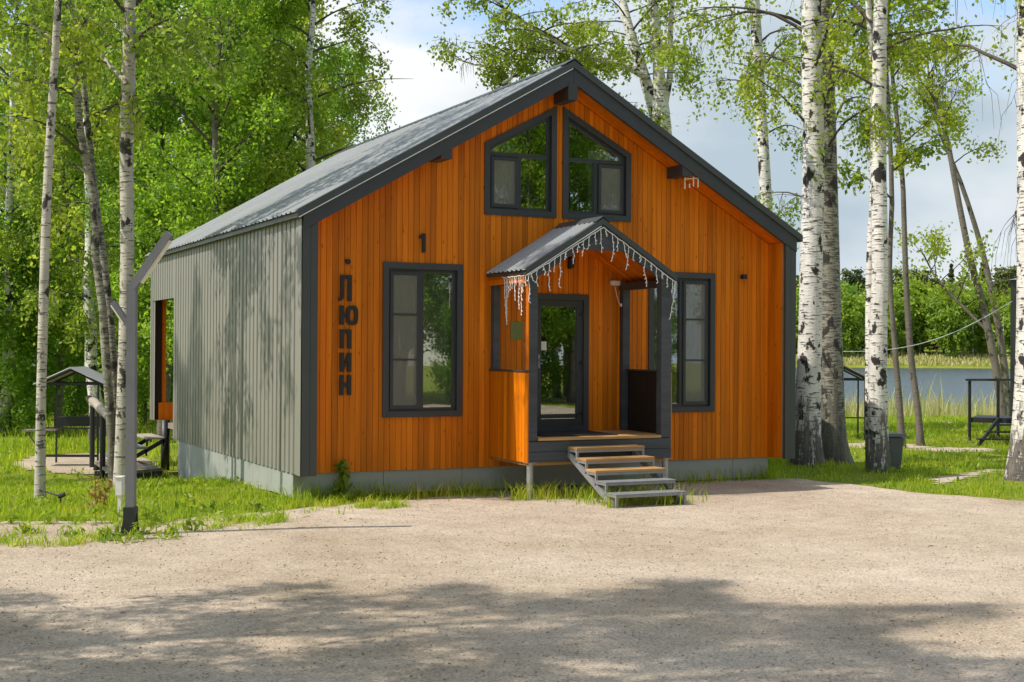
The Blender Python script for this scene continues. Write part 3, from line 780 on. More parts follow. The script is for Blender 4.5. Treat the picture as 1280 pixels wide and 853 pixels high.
# porch piles
for x_, y_ in ((2.90, -0.71), (5.0, -0.71)):
    m_ = MB(); m_.tube([(x_, y_, -0.2), (x_, y_, 0.498)], 0.044, 12); m_.box(x_-0.07, x_+0.07, y_-0.06, y_+0.06, 0.488, 0.4995); m_.build('porch_pile', 'galv', cabin, False)
m_ = MB(); m_.box(PX0+0.02, PX1-0.02, PY+0.05, REC-0.02, 0.455, 0.495); m_.build('porch_joist', 'deckwood', cabin)
# porch gable
XC = 3.93
for sd in (0, 1):
    m_ = MB(); a, b = (PX0-0.03, XC-0.001) if sd == 0 else (XC+0.001, PX1+0.03)
    m_.prism([(a, TP(a)-0.225), (b, TP(b)-0.225), (b, TP(b)-0.08), (a, TP(a)-0.08)], PY-0.006, PY+0.03); m_.build('porch_fascia', 'greywood', cabin)
    s_ = MB(); a, b = (PX0-0.06, XC) if sd == 0 else (XC, PX1+0.06)
    s_.prism([(a, TP(a)-0.085), (b, TP(b)-0.085), (b, TP(b)), (a, TP(a))], PY-0.035, PY+0.05); s_.build('porch_roof_flashing', 'trim', cabin)
    if sd == 0:
        l_ = MB(); l_.prism([(a+0.01, TP(a+.01)-0.098), (b-0.03, TP(b-0.03)-0.098), (b-0.03, TP(b-0.03)-0.088), (a+0.01, TP(a+.01)-0.088)], PY-0.05, PY-0.008); l_.build('drip_edge', 'sunlit_lip', cabin)  # porch edge, sun glint likewise put into the colour
gs = MB(); gs.prism([(3.56, 3.335), (4.30, 3.335), (XC, 3.335+0.225)], PY-0.003, PY+0.028); gs.build('gusset', 'greywood', cabin)
pr_ = MB()
for sd in (0, 1):
    a, b = (PX0-0.05, XC) if sd == 0 else (XC, PX1+0.05)
    pr_.prism([(a, TP(a)-0.075), (b, TP(b)-0.075), (b, TP(b)-0.03), (a, TP(a)-0.03)], PY+0.05, REC-0.001)
proof = pr_.build('porch_roof', 'trim', cabin)
SP = math.hypot(1, 0.617); vx, vz = 1/SP, 0.617/SP
for sd in (0, 1):
    mb = MB(); ln = (XC-PX0+0.085)*SP
    if sd == 0: corrug(mb, (PX0-0.085, PY-0.03, TP(PX0-0.085)-0.006), (0, 1, 0), (vx, 0, vz), (-vz, 0, vx), REC-PY+0.028, lambda u: (0, ln), 0.135, 0.02, 0.5)
    else: corrug(mb, (PX1+0.065, PY-0.03, TP(PX1+0.065)-0.006), (0, 1, 0), (-vx, 0, vz), (vz, 0, vx), REC-PY+0.028, lambda u: (0, (PX1+0.065-XC)*SP), 0.135, 0.02, 0.5)
    mb.build('roof_sheet', 'roof', proof)
    n = 12; bw = (REC-0.002-(PY+0.032))/n
    for k in range(n):
        mb = MB(); a, b = (PX0+0.0, XC-0.001) if sd == 0 else (XC+0.001, PX1-0.0)
        e = rg.uniform(0, 0.002); ya = PY+0.032+k*bw
        mb.prism([(a, TP(a)-0.10+e), (b, TP(b)-0.10+e), (b, TP(b)-0.080), (a, TP(a)-0.080)], ya, ya+bw-0.004); mb.build('ceiling_board', 'orange_s', proof)
m_ = MB(); m_.prism([(XC-0.11, TP(XC-0.11)+0.012), (XC, TP(XC)+0.018), (XC+0.11, TP(XC+0.11)+0.012), (XC+0.11, TP(XC+0.11)+0.02), (XC, TP(XC)+0.03), (XC-0.11, TP(XC-0.11)+0.02)], PY-0.04, REC-0.002); m_.build('ridge_cap', 'trim', proof)

# steps ---------------------------------------------------------------------
SX0, SX1 = 3.42, 4.46
steps = thing('porch_steps', 'five tread open steel steps with wooden upper treads before the porch', 'steps', (3.94, -1.4, 0.0))
for sx in (SX0+0.02, SX1-0.02):
    m_ = MB(); m_.bar((sx, PY-0.01, 0.60), (sx, -2.00, 0.015), 0.04, 0.075); m_.build('stringer', 'steel', steps)
for k in range(5):
    yb_ = PY-0.002-k*0.258; zt = 0.700-k*0.1285; yf = yb_-0.262
    tb = MB()
    wood_t = k < 3
    for q in range(2):
        a = yf+q*0.132; tb.bbox(SX0-0.005, SX1+0.005, a, a+0.128, zt-(0.035 if wood_t else 0.014), zt, 0.004)
    tr_ = tb.build('tread', 'deckwood' if wood_t else 'steel', steps)
    fr = MB()
    zz = zt-(0.035 if wood_t else 0.014)
    fr.box(SX0, SX1, yf+0.004, yf+0.034, zz-0.032, zz-0.001); fr.box(SX0, SX1, yb_-0.034, yb_-0.004, zz-0.032, zz-0.001)
    for sx in (SX0, SX1-0.03):
        fr.box(sx, sx+0.03, yf+0.034, yb_-0.034, zz-0.032, zz-0.001)
        fr.box(sx, sx+0.03, yf+0.004, yf+0.034, max(0.0, zz-0.16), zz-0.032)
    fr.build('frame', 'steel', tr_)

# small things on the cabin ---------------------------------------------------
mat_ = MB(); mat_.bbox(3.15, 4.30, -0.62, 0.28, 0.824, 0.836, 0.003); tag(mat_.build('doormat', 'rubber'), 'black rubber doormat on the porch deck before the glazed door', 'doormat')
gsn = MB(); gsn.bbox(3.148, 3.338, REC-0.010, REC-0.003, 2.126, 2.383, 0.002); tag(gsn.build('plaque', 'greensign'), 'green plaque on the orange wall left of the door', 'plaque')
# name sign: letters stand off the wall
YL0, YL1 = REC-0.035, REC-0.012
def letters(strokes_list, root, nm):
    for polys in strokes_list:
        mb = MB()
        for p in polys: mb.prism(p, YL0, YL1)
        c = [sum(q[i] for p in polys for q in p)/sum(len(p) for p in polys) for i in (0, 1)]
        mb.box(c[0]-0.04, c[0]-0.028, YL1, REC-0.0005, c[1]+0.02, c[1]+0.03)
        mb.build(nm, 'black', root)
def rc_(x0, x1, z0, z1): return [(x0, z0), (x1, z0), (x1, z1), (x0, z1)]
sign = thing('name_sign', 'black upright raised lettering on the orange wall left of the window', 'sign', (0.72, REC, 1.37))
def ringpoly(cx_, cz, rx, rz, t, n=20):
    o = []
    for i in range(n):
        a0, a1 = 2*PI*i/n, 2*PI*(i+1)/n
        def pt(a, k):
            cs_, sn = math.cos(a), math.sin(a); e = 0.62
            return (cx_+(rx-k)*math.copysign(abs(cs_)**e, cs_), cz+(rz-k)*math.copysign(abs(sn)**e, sn))
        o.append([pt(a0, 0), pt(a1, 0), pt(a1, t), pt(a0, t)])
    return o
xl, xr = 0.632, 0.792; sw = 0.056
dot = [[(0.739+0.035*math.cos(a)*1.1, 3.141+0.035*math.sin(a)) for a in [2*PI*(i+0.5)/10 for i in range(10)]]]
el = [rc_(xr-sw, xr, 2.616, 2.962), rc_(xl+0.002, xr-sw, 2.912, 2.962), [(xl+0.002, 2.912), (xl+0.002, 2.72), (xl-0.002, 2.675), (xl-0.022, 2.655), (xl-0.022, 2.616), (xl+0.015, 2.62), (xl+0.045, 2.65), (xl+0.056, 2.70), (xl+0.056, 2.912)]]
yu = [rc_(xl-0.006, xl+0.052, 2.302, 2.559), rc_(xl+0.052, xl+0.092, 2.405, 2.455)]+ringpoly(0.800, 2.43, 0.083, 0.131, 0.052)
pe = [rc_(xl, xl+sw, 1.988, 2.241), rc_(xr-sw, xr, 1.988, 2.241), rc_(xl+sw, xr-sw, 2.191, 2.241)]
ii = [rc_(xl, xl+sw, 1.679, 1.934), rc_(xr-sw, xr, 1.679, 1.934), [(xl+sw, 1.70), (xl+sw, 1.78), (xr-sw, 1.913), (xr-sw, 1.833)]]
en = [rc_(xl, xl+sw, 1.371, 1.637), rc_(xr-sw, xr, 1.371, 1.637), rc_(xl+sw, xr-sw, 1.48, 1.53)]
letters([dot, el, yu, pe, ii, en], sign, 'letter')
num = MB(); num.prism([(1.795, 3.303), (1.844, 3.303), (1.844, 3.561), (1.800, 3.561), (1.755, 3.53), (1.755, 3.485), (1.795, 3.505)], YL0, YL1); num.box(1.81, 1.825, YL1, REC-0.0005, 3.42, 3.435)
tag(num.build('house_number', 'black'), 'black raised house number 1 above the left window', 'number')
wl = thing('wall_lamp', 'small black cylinder wall lamp right of the right window', 'lamp', (7.08, REC, 3.12))
m_ = MB(); m_.bbox(7.05, 7.11, REC-0.022, REC-0.002, 3.09, 3.15, 0.004); m_.build('bracket', 'black', wl)
m_ = MB(); m_.tube([(7.08, REC-0.075, 3.085), (7.08, REC-0.075, 3.155)], 0.042, 14); m_.box(7.07, 7.09, REC-0.04, REC-0.02, 3.11, 3.13); m_.build('lamp_body', 'black', wl)
pl_ = thing('porch_lamp', 'dark wall lamp under the porch gable above the door', 'lamp', (4.08, REC, 3.2))
m_ = MB(); m_.bbox(4.05, 4.11, REC-0.03, REC-0.002, 3.15, 3.33, 0.005); m_.build('bracket', 'blackmetal', pl_)
m_ = MB(); m_.tube([(4.08, REC-0.08, 3.16), (4.08, REC-0.08, 3.30)], [0.035, 0.05], 14); m_.box(4.07, 4.09, REC-0.05, REC-0.03, 3.22, 3.25); m_.build('lamp_shade', 'blackmetal', pl_)
sb = thing('socket_box', 'white socket box with looped cable by the porch rear right post', 'socket', (4.83, REC, 2.98))
m_ = MB(); m_.bbox(4.75, 4.90, REC-0.06, REC-0.003, 2.93, 3.0, 0.006); m_.build('box', 'white', sb)
cab = MB(); cab.tube([(4.80+0.22*t, REC-0.062, 2.93-0.28*math.sin(PI*min(1, t*1.0))-0.03*t) for t in np.linspace(0, 1, 13)], 0.005, 6); cab.bbox(4.895, 4.925, REC-0.075, REC-0.05, 2.62, 2.67, 0.004); cab.build('cable', 'white', sb)
an = thing('antenna', 'small white antenna hanging under the right roof beam', 'antenna', (5.93, 0.1, 4.4))
m_ = MB()
p_ = (5.90, 0.07)
m_.bar((5.80, 0.08, 4.50), (6.02, 0.03, 4.53), 0.012, 0.012); m_.build('boom', 'lens', an)
for (x_, y_, z0, z1) in ((5.81, 0.08, 4.36, 4.53), (5.88, 0.065, 4.38, 4.44), (5.94, 0.05, 4.40, 4.545), (6.01, 0.035, 4.39, 4.58)):
    m_ = MB(); m_.tube([(x_, y_-0.012, z0), (x_, y_-0.012, z1)], 0.009, 6); m_.build('rod', 'lens', an)
m_ = MB(); m_.tube([(5.90, 0.08, 4.52), (5.86, 0.15, 4.56)], 0.008, 6); m_.build('bracket', 'lens', an)

# string lights along the porch gable
st = thing('string_lights', 'white icicle string lights hung along the porch gable', 'string lights', (3.93, PY, 3.0))
rg = random.Random(5)
yl = PY-0.045
cordpts = [(PX0-0.03, yl, TP(PX0-0.03)-0.115), (XC, yl, TP(XC)-0.125), (PX1+0.02, yl, TP(PX1+0.02)-0.125)]
m_ = MB(); pp = []
for (a, b) in zip(cordpts[:-1], cordpts[1:]):
    for t in np.linspace(0, 1, 24): pp.append(tuple(np.array(a)*(1-t)+np.array(b)*t+np.array([0, 0, rg.uniform(-0.006, 0.006)])))
m_.tube(pp, 0.0065, 5); m_.build('cord', 'white', st)
m_ = MB(); m_.tube([(PX0-0.045, PY-0.02+t*0.75, 2.965+rg.uniform(-0.008, 0.008)) for t in np.linspace(0, 1, 14)], 0.0065, 5); m_.build('cord', 'white', st)
def strand(p, ln, dirv):
    mb = MB(); q = np.array(p, float); pts_ = [q.copy()]; n = max(3, int(ln/0.05))
    for i in range(n):
        q = q+np.array([rg.uniform(-0.018, 0.018)*dirv[0], rg.uniform(-0.006, 0.006), -ln/n])+np.array([0, rg.uniform(-0.018, 0.018)*dirv[1], 0]); pts_.append(q.copy())
    mb.tube(pts_, 0.0055, 5)
    for q in pts_[1:]:
        d = np.array([rg.uniform(-0.03, 0.03)*dirv[0], rg.uniform(-0.03, 0.03)*dirv[1]-0.004, -0.022])
        mb.tube([q, q+d*0.7, q+d], [0.006, 0.008, 0.003], 5)
    mb.build('strand', 'white', st)
for side_ in (0, 1):
    n = 13
    for k in range(n):
        t = (k+0.5)/n; a, b = cordpts[side_], cordpts[side_+1]
        p = np.array(a)*(1-t)+np.array(b)*t
        strand(p, rg.choice((0.08, 0.12, 0.14, 0.2, 0.26, 0.36, 0.42) if k % 2 else (0.08, 0.1, 0.16, 0.3)), (1, 0))
strand(cordpts[2], 0.5, (1, 0)); strand(cordpts[0], 0.34, (1, 0))
for k in range(11):
    strand((PX0-0.045, PY+0.02+k*0.065, 2.96), (0.12, 0.18, 0.5, 0.42, 0.1, 0.3, 0.14, 0.16, 0.24, 0.55, 0.62)[k], (0, 1))

# ------------------------------------------------------------------ trees
def smooth_line(P, n):
    """Catmull-Rom through the rows of P (any number of columns)"""
    P = np.array(P, float)
    if len(P) < 3:
        t = np.linspace(0, 1, n)[:, None]; return P[0]*(1-t)+P[-1]*t
    Q = np.vstack([2*P[0]-P[1], P, 2*P[-1]-P[-2]]); out_ = []
    ts = np.linspace(0, len(P)-1-1e-6, n)
    for t in ts:
        i = int(t); u = t-i; a, b, c, d = Q[i], Q[i+1], Q[i+2], Q[i+3]
        out_.append(0.5*((2*b)+(-a+c)*u+(2*a-5*b+4*c-d)*u*u+(-a+3*b-3*c+d)*u**3))
    return np.array(out_)
class Tubes:
    def __init__(s): s.V = []; s.F = []; s.n = 0
    def add(s, P, r, k):
        V, F = tube_arr(P, r, k, False); s.V.append(V); s.F.append(np.array(F)+s.n); s.n += len(V)
    def mesh(s, name, m): return faces_mesh(name, np.vstack(s.V), np.vstack(s.F), m, True)
def leaf_quads(rng, C, size, flat=0.5, stretch=1.35):
    N = len(C)
    a = rng.normal(size=(N, 3)); a[:, 2] -= 0.5; a /= np.linalg.norm(a, axis=1)[:, None]
    nrm = rng.normal(size=(N, 3)); nrm[:, 2] += flat*2; b = np.cross(a, nrm); b /= np.maximum(np.linalg.norm(b, axis=1), 1e-6)[:, None]
    s = size*rng.uniform(0.7, 1.3, N)[:, None]
    a = a*s*0.5*stretch; b = b*s*0.42
    return np.stack([C-a, C-a*0.1+b, C+a, C-a*0.1-b], 1)
def grow(rng, axis, radii, n, t0, Lmax, prof, elev, droop, nsec, leaves, size, hang, spread, tub, strands=5, bare=0.0, seclen=0.42, t1=0.98, dirs=None):
    """primaries along an axis; side twigs; leaves hang from the twigs. Returns leaf centres"""
    k = len(axis); LC = []; az0 = rng.uniform(0, 6.28)
    per = max(1, int(leaves/max(1, n*nsec*strands)))
    for i in range(n):
        t = t0+(t1-t0)*(i+rng.uniform(0, 1))/n; f = t*(k-1); j = min(int(f), k-2); u = f-j
        p = axis[j]*(1-u)+axis[j+1]*u; r0 = (radii[j]*(1-u)+radii[j+1]*u)
        az = az0+i*2.399+rng.uniform(-0.4, 0.4); el = elev[0]+(elev[1]-elev[0])*t+rng.uniform(-0.15, 0.15)
        if dirs is not None: az = dirs+rng.uniform(-0.9, 0.9)
        Ln = Lmax*prof((t-t0)/(1-t0))*rng.uniform(0.7, 1.15)
        d = np.array([math.cos(az)*math.cos(el), math.sin(az)*math.cos(el), math.sin(el)]); m = 7; P = [p]
        for q in range(m):
            d = d+np.array([rng.normal()*0.11, rng.normal()*0.11, rng.normal()*0.07-droop/m]); d /= np.linalg.norm(d); P.append(P[-1]+d*Ln/m)
        P = np.array(P); rb_ = min(r0*0.55, 0.012*Ln+0.006)
        tub.add(P, np.linspace(rb_, 0.004, m+1), 5)
        isbare = rng.uniform() < bare
        for s_ in range(nsec):
            f2 = rng.uniform(0.22, 1.0)*m; j2 = min(int(f2), m-1); p2 = P[j2]+(P[j2+1]-P[j2])*(f2-j2)
            dd = (P[j2+1]-P[j2]); dd /= np.linalg.norm(dd); rnd = rng.normal(size=3); rnd[2] *= 0.5
            d2 = dd*0.75+rnd*0.55; d2 /= np.linalg.norm(d2); L2 = Ln*seclen*rng.uniform(0.5, 1.1)*(1.15-f2/m*0.5); Q = [p2]
            for q in range(4):
                d2 = d2+np.array([rng.normal()*0.12, rng.normal()*0.12, rng.normal()*0.08-droop*1.2/4]); d2 /= np.linalg.norm(d2); Q.append(Q[-1]+d2*L2/4)
            Q = np.array(Q); tub.add(Q, np.linspace(0.009, 0.0025, 5), 3)
            if isbare:
                for _ in range(3):
                    f3 = rng.uniform(0.2, 1)*4; j3 = min(int(f3), 3); p3 = Q[j3]+(Q[j3+1]-Q[j3])*(f3-j3)
                    h3 = max(0.3, hang)*rng.uniform(0.6, 1.3); sw_ = rng.normal(size=2)*0.25*h3
                    tub.add(np.array([p3, p3+[sw_[0]*0.7, sw_[1]*0.7, -h3*0.3], p3+[sw_[0], sw_[1], -h3]]), np.array([0.005, 0.004, 0.002]), 3)
                continue
            for _ in range(strands):
                f3 = rng.uniform(0.1, 1)*4; j3 = min(int(f3), 3); p3 = Q[j3]+(Q[j3+1]-Q[j3])*(f3-j3)
                h3 = hang*rng.uniform(0.3, 1.2); sw_ = rng.normal(size=2)*0.2*h3
                if hang > 0.25 and rng.uniform() < 0.4:
                    tub.add(np.array([p3, p3+[sw_[0], sw_[1], -h3]]), np.array([0.004, 0.002]), 3)
                tt = rng.uniform(0, 1, per)[:, None]
                LC.append(p3+tt*np.array([sw_[0], sw_[1], -h3])+rng.normal(size=(per, 3))*spread)
    return np.vstack(LC) if LC else np.zeros((0, 3))
def trunk_mesh(name, stems, m, sides=14):
    t = Tubes()
    for P, r in stems: t.add(P, r, sides)
    return t.mesh(name, m)
def stem_px(pix, d, top_ext=None, taper_top=0.03, n=22):
    """stem through photo pixels (px, py, width_px) at distance d; goes on upwards to top_ext metres"""
    rows = []
    for px, py, wpx in pix:
        p = at(px, py, d); rows.append([*p, wpx/FPX*d/2])
    b = rows[0]; 
    gz = float(hgt(b[0], b[1])); b[2] = gz-0.05
    if top_ext:
        a, c = np.array(rows[-2]), np.array(rows[-1]); dirv = (c-a)[:3]/max(1e-6, (c-a)[2]); lastr = c[3]
        steps_ = 4
        for q in range(1, steps_+1):
            z = c[2]+(top_ext-c[2])*q/steps_; rows.append([*(c[:3]+dirv*(z-c[2])*(1-0.12*q)), lastr+(taper_top-lastr)*q/steps_]); rows[-1][2] = z
    S_ = smooth_line(rows, n); P, r = S_[:, :3], np.maximum(S_[:, 3], 0.008)
    return P, r
def tree(name, label, cat, stems, growths, bark, leafm, seed, leaf_size, group=None, sides=14, flare=True, twig='twig'):
    """stems: list of (P, r); growths: list of dict(stem=i, ...)"""
    rng = np.random.default_rng(seed); base = stems[0][0][0].copy()
    base[2] = float(hgt(base[0], base[1]))
    root = thing(name, label, cat, base, group)
    st2 = []
    for i, (P, r) in enumerate(stems):
        Q = P-base; rr = r.copy()
        if flare and i == 0:
            fine = np.concatenate([np.linspace(0, 1, 5)[:-1]]); 
            rr = rr*(1+0.12*np.exp(-np.maximum(Q[:, 2], 0)/0.22))
        st2.append((Q, rr))
    me_ = trunk_mesh('trunk', st2, bark, sides); link('trunk', me_, root)
    LC = []
    for g in growths:
        g = dict(g); i = g.pop('stem', 0); Q, rr = st2[i]; tub = Tubes()
        LC.append(grow(rng, Q, rr, tub=tub, size=leaf_size, **g))
        if tub.n: link('branches', tub.mesh('branches', twig), root)['kind'] = 'stuff'
    C = np.vstack(LC) if LC else np.zeros((0, 3))
    if len(C): link('crown', quads_mesh('crown', leaf_quads(rng, C, leaf_size), leafm), root)
    return root
ov = lambda t: 0.35+0.65*math.sin(PI*min(1, 0.12+0.85*t))          # egg shaped
col_ = lambda t: (1-0.75*t)                                          # widest below
birch_g = dict(n=26, t0=0.36, Lmax=3.6, prof=ov, elev=(0.55, 1.0), droop=0.9, nsec=6, leaves=13000, hang=0.75, spread=0.07, strands=5)

right_birches = 'birches by the right lawn'
# the big white birch just right of the cabin, black bark at its foot
A = stem_px([(1009, 585, 44), (1008, 540, 36), (1012, 450, 30), (1014, 330, 28), (1017, 200, 27), (1015, 90, 26), (1014, 0, 24)], 23.4, 17.5)
tree('birch_tree', 'thick white birch with black corky foot right beside the cabin corner', 'tree', [A],
     [dict(birch_g, t0=0.40, n=20, leaves=7500, Lmax=3.2)], 'birch', 'leafbirch', 1, 0.062)
# grey old birch behind it
A = stem_px([(1043, 583, 46), (1039, 545, 37), (1037, 450, 33), (1034, 330, 31), (1032, 200, 28), (1032, 90, 22), (1030, 0, 19)], 24.3, 16.5)
tree('birch_tree', 'grey lichen covered birch trunk standing close behind the thick white birch', 'tree', [A],
     [dict(birch_g, t0=0.34, n=20, leaves=7500, Lmax=3.0)], 'birchgrey', 'leafbirch', 2, 0.062)
# twin stemmed birch beside the bin
A = stem_px([(1098, 590, 30), (1098, 540, 24), (1097, 450, 23), (1100, 330, 20), (1098, 200, 19), (1099, 90, 18), (1101, 0, 17)], 22.6, 16.5)
B = stem_px([(1090, 588, 16), (1088, 540, 13), (1087, 450, 11), (1088, 330, 11), (1092, 230, 9), (1091, 100, 8), (1085, 0, 7)], 22.8, 12.0)
tree('birch_tree', 'white birch with two stems in front of the grey bin', 'tree', [A, B],
     [dict(birch_g, t0=0.42, n=15, leaves=5000, Lmax=2.8), dict(birch_g, stem=1, t0=0.45, n=10, leaves=2600, Lmax=1.9)], 'birch', 'leafbirch', 3, 0.062)
# leaning slim birch behind the roof
A = stem_px([(972, 545, 18), (968, 440, 17), (962, 330, 16), (957, 240, 15), (950, 120, 14), (943, 0, 13)], 31, 17)
tree('birch_tree', 'slender leaning white birch rising behind the right roof slope', 'tree', [A],
     [dict(birch_g, t0=0.38, n=16, leaves=6000, Lmax=2.6)], 'birch', 'leafbirch', 4, 0.07)
# right edge birch with bare drooping twigs
A = stem_px([(1281, 604, 50), (1284, 560, 42), (1288, 470, 37), (1289, 330, 34), (1287, 200, 30), (1285, 90, 27), (1284, 0, 25)], 21.0, 16)
tree('birch_tree', 'massive birch trunk cut by the right edge of the picture', 'tree', [A],
     [dict(birch_g, t0=0.28, n=16, leaves=3000, Lmax=2.6, bare=0.75, hang=0.9, droop=1.1), dict(birch_g, t0=0.5, n=12, leaves=3000)], 'birch', 'leafbirch', 5, 0.062)
# thin stems in front of the reeds
A = stem_px([(1128, 560, 10), (1124, 500, 8), (1119, 440, 7), (1112, 340, 6), (1115, 240, 6), (1109, 110, 5)], 28.1, 10.5, 0.015)
tree('young_tree', 'thin curved young stem standing just right of the bin', 'tree', [A],
     [dict(birch_g, t0=0.42, n=14, leaves=3400, Lmax=1.8, hang=0.35, droop=0.5)], 'bark', 'leafbirch', 6, 0.085, sides=8)
A = stem_px([(1151, 557, 10), (1147, 510, 8), (1138, 440, 8), (1132, 340, 7), (1128, 220, 6), (1117, 110, 5)], 29.1, 11, 0.015)
tree('young_tree', 'thin pale young stem leaning left before the reeds', 'tree', [A],
     [dict(birch_g, t0=0.42, n=14, leaves=3600, Lmax=1.9, hang=0.35, droop=0.5)], 'bark', 'leafbirch', 7, 0.085, sides=8)
# leaning pair on the shore
A = stem_px([(1256, 522, 11), (1244, 455, 10), (1228, 380, 9), (1212, 320, 8), (1196, 240, 7), (1183, 170, 6), (1170, 130, 4)], 43, 11.5, 0.02)
B = stem_px([(1261, 518, 10), (1255, 455, 9), (1246, 400, 8), (1232, 330, 7), (1215, 270, 6), (1196, 215, 5), (1180, 180, 3)], 44, 9.8, 0.02)
C_ = (np.array([at(1240, 420, 43), at(1215, 395, 43.2), at(1190, 370, 43.4), at(1168, 345, 43.5), at(1150, 310, 43.7)]), np.array([0.055, 0.05, 0.045, 0.035, 0.015]))
tree('alder_tree', 'bare limbed alder leaning left over the reeds beside the dark landing', 'tree', [A, B, C_],
     [dict(birch_g, t0=0.5, n=14, leaves=2600, Lmax=2.4, hang=0.3, droop=0.2, bare=0.35, spread=0.16), dict(birch_g, stem=1, t0=0.5, n=12, leaves=2200, Lmax=2.2, hang=0.3, droop=0.2, spread=0.16, bare=0.3),
      dict(birch_g, stem=2, t0=0.3, n=10, leaves=1500, Lmax=2.0, hang=0.3, droop=0.2, spread=0.16)], 'bark', 'leafbirch', 8, 0.095, sides=8)
# forked birch behind the ridge
d6 = 33
A = stem_px([(836, 545, 30), (832, 400, 28), (830, 260, 26), (828, 165, 24), (824, 100, 15), (820, 40, 13), (815, 0, 12)], d6, 15)
def limb(pix, d, dd=0.0, n=12):
    rows = [[*at(px, py, d+dd*i/len(pix)), wpx/FPX*d/2] for i, (px, py, wpx) in enumerate(pix)]
    S_ = smooth_line(rows, n); return S_[:, :3], np.maximum(S_[:, 3], 0.01)
B = limb([(826, 165, 17), (812, 118, 15), (800, 78, 13), (786, 35, 12), (778, 0, 10), (768, -60, 6)], d6, 0.6)
C_ = limb([(806, 96, 9), (780, 82, 8), (745, 74, 7), (712, 62, 7), (680, 42, 5), (640, 18, 4), (612, -6, 3)], d6, -1.5)
D_ = limb([(832, 128, 8), (838, 90, 8), (838, 50, 7), (840, 10, 6), (846, -40, 4)], d6, 0.5)
E_ = limb([(712, 62, 5), (680, 66, 4), (645, 62, 3), (605, 82, 2.5), (566, 72, 2)], d6-0.64, 0.5)
G_ = limb([(829, 190, 7), (795, 172, 6), (740, 150, 6), (690, 110, 5), (660, 88, 4), (620, 110, 3)], d6, -1.0)
lg = dict(birch_g, elev=(0.2, 0.7), droop=0.5, hang=0.35, spread=0.10)
tree('birch_tree', 'forked birch with long left limb rising behind the roof ridge', 'tree', [A, B, C_, D_, E_, G_],
     [dict(lg, t0=0.62, n=14, leaves=3000, Lmax=2.2), dict(lg, stem=1, t0=0.3, n=14, leaves=3000, Lmax=2.0), dict(lg, stem=2, t0=0.2, n=20, leaves=4500, Lmax=1.8),
      dict(lg, stem=3, t0=0.3, n=8, leaves=1800, Lmax=1.6), dict(lg, stem=4, t0=0.1, n=12, leaves=1500, Lmax=1.6, bare=0.3), dict(lg, stem=5, t0=0.2, n=18, leaves=4000, Lmax=1.8)], 'birch', 'leafbirch', 9, 0.075)

# left: birches in front of the wood
A = stem_px([(151, 611, 19), (153, 540, 17), (157, 420, 17), (159, 300, 17), (158, 180, 17), (161, 80, 17), (163, 0, 16)], 19.6, 15)
Lb = limb([(158, 105, 7), (140, 85, 6), (120, 62, 5), (100, 42, 4), (70, 25, 3)], 19.6, 1.0)
Lc = limb([(161, 52, 6), (190, 36, 5), (215, 38, 4), (245, 62, 3), (270, 90, 2.5)], 19.6, -0.5)
tree('birch_tree', 'straight white birch directly behind the lamp pole', 'tree', [A, Lb, Lc],
     [dict(birch_g, t0=0.5, n=18, leaves=5600, Lmax=3.0), dict(lg, stem=1, t0=0.3, n=6, leaves=700, Lmax=1.0), dict(lg, stem=2, t0=0.3, n=6, leaves=700, Lmax=1.0)], 'birchslim', 'leafbirch', 21, 0.075)
A = stem_px([(50, 628, 14), (51, 520, 12), (54, 400, 12), (58, 260, 11), (65, 130, 10), (73, 0, 9)], 17.4, 12.5)
tree('birch_tree', 'slim pale birch leaning slightly right near the left edge', 'tree', [A],
     [dict(birch_g, t0=0.5, n=14, leaves=4000, Lmax=2.2)], 'birchslim', 'leafbirch', 22, 0.07)
A = stem_px([(143, 607, 13), (138, 520, 11), (131, 430, 11), (128, 380, 10), (119, 320, 10), (117, 250, 9), (101, 170, 9), (95, 90, 8), (98, 0, 7)], 19.9, 12.5)
B = stem_px([(147, 606, 12), (146, 520, 10), (141, 440, 10), (135, 370, 9), (126, 300, 9), (121, 260, 8)], 20.1, 9.5)
tree('birch_tree', 'crooked double stemmed grey birch left of the lamp pole', 'tree', [A, B],
     [dict(birch_g, t0=0.45, n=14, leaves=4200, Lmax=2.4), dict(birch_g, stem=1, t0=0.55, n=8, leaves=2200, Lmax=1.6)], 'birchgrey', 'leafbirch', 23, 0.07)

# wood on the left: a few grown trees, copied about
protos = []
def proto(kind, seed, H):
    rng = np.random.default_rng(seed); n = 16; z = np.linspace(-0.1, H, n)
    wob = np.cumsum(rng.normal(size=(n, 2))*0.06*H/14, axis=0); P = np.column_stack([wob[:, 0], wob[:, 1], z])
    r0 = 0.012*H; r = np.linspace(r0, 0.015, n); P[:, 0] += 500; P[:, 1] += 500; P[:, 2] += float(hgt(500, 500))
    if kind == 'aspen': g = [dict(n=40, t0=0.16, Lmax=2.7, prof=ov, elev=(0.35, 0.95), droop=0.1, nsec=6, leaves=25000, hang=0.12, spread=0.20, strands=4)]; b, lm, ls = 'bark', 'leaf', 0.085
    elif kind == 'birch': g = [dict(n=38, t0=0.2, Lmax=2.7, prof=ov, elev=(0.5, 1.0), droop=0.9, nsec=6, leaves=22000, hang=0.7, spread=0.10, strands=5)]; b, lm, ls = 'birch', 'leafbirch', 0.075
    else: g = [dict(n=34, t0=0.05, Lmax=2.0, prof=ov, elev=(0.4, 1.1), droop=0.1, nsec=6, leaves=16000, hang=0.1, spread=0.20, strands=4)]; b, lm, ls = 'bark', 'leaf', 0.085
    return tree({'aspen': 'aspen_tree', 'birch': 'birch_tree', 'bush': 'alder_bush'}[kind], 'x', 'tree' if kind != 'bush' else 'bush', [(P, r)], g, b, lm, seed, ls, sides=8)
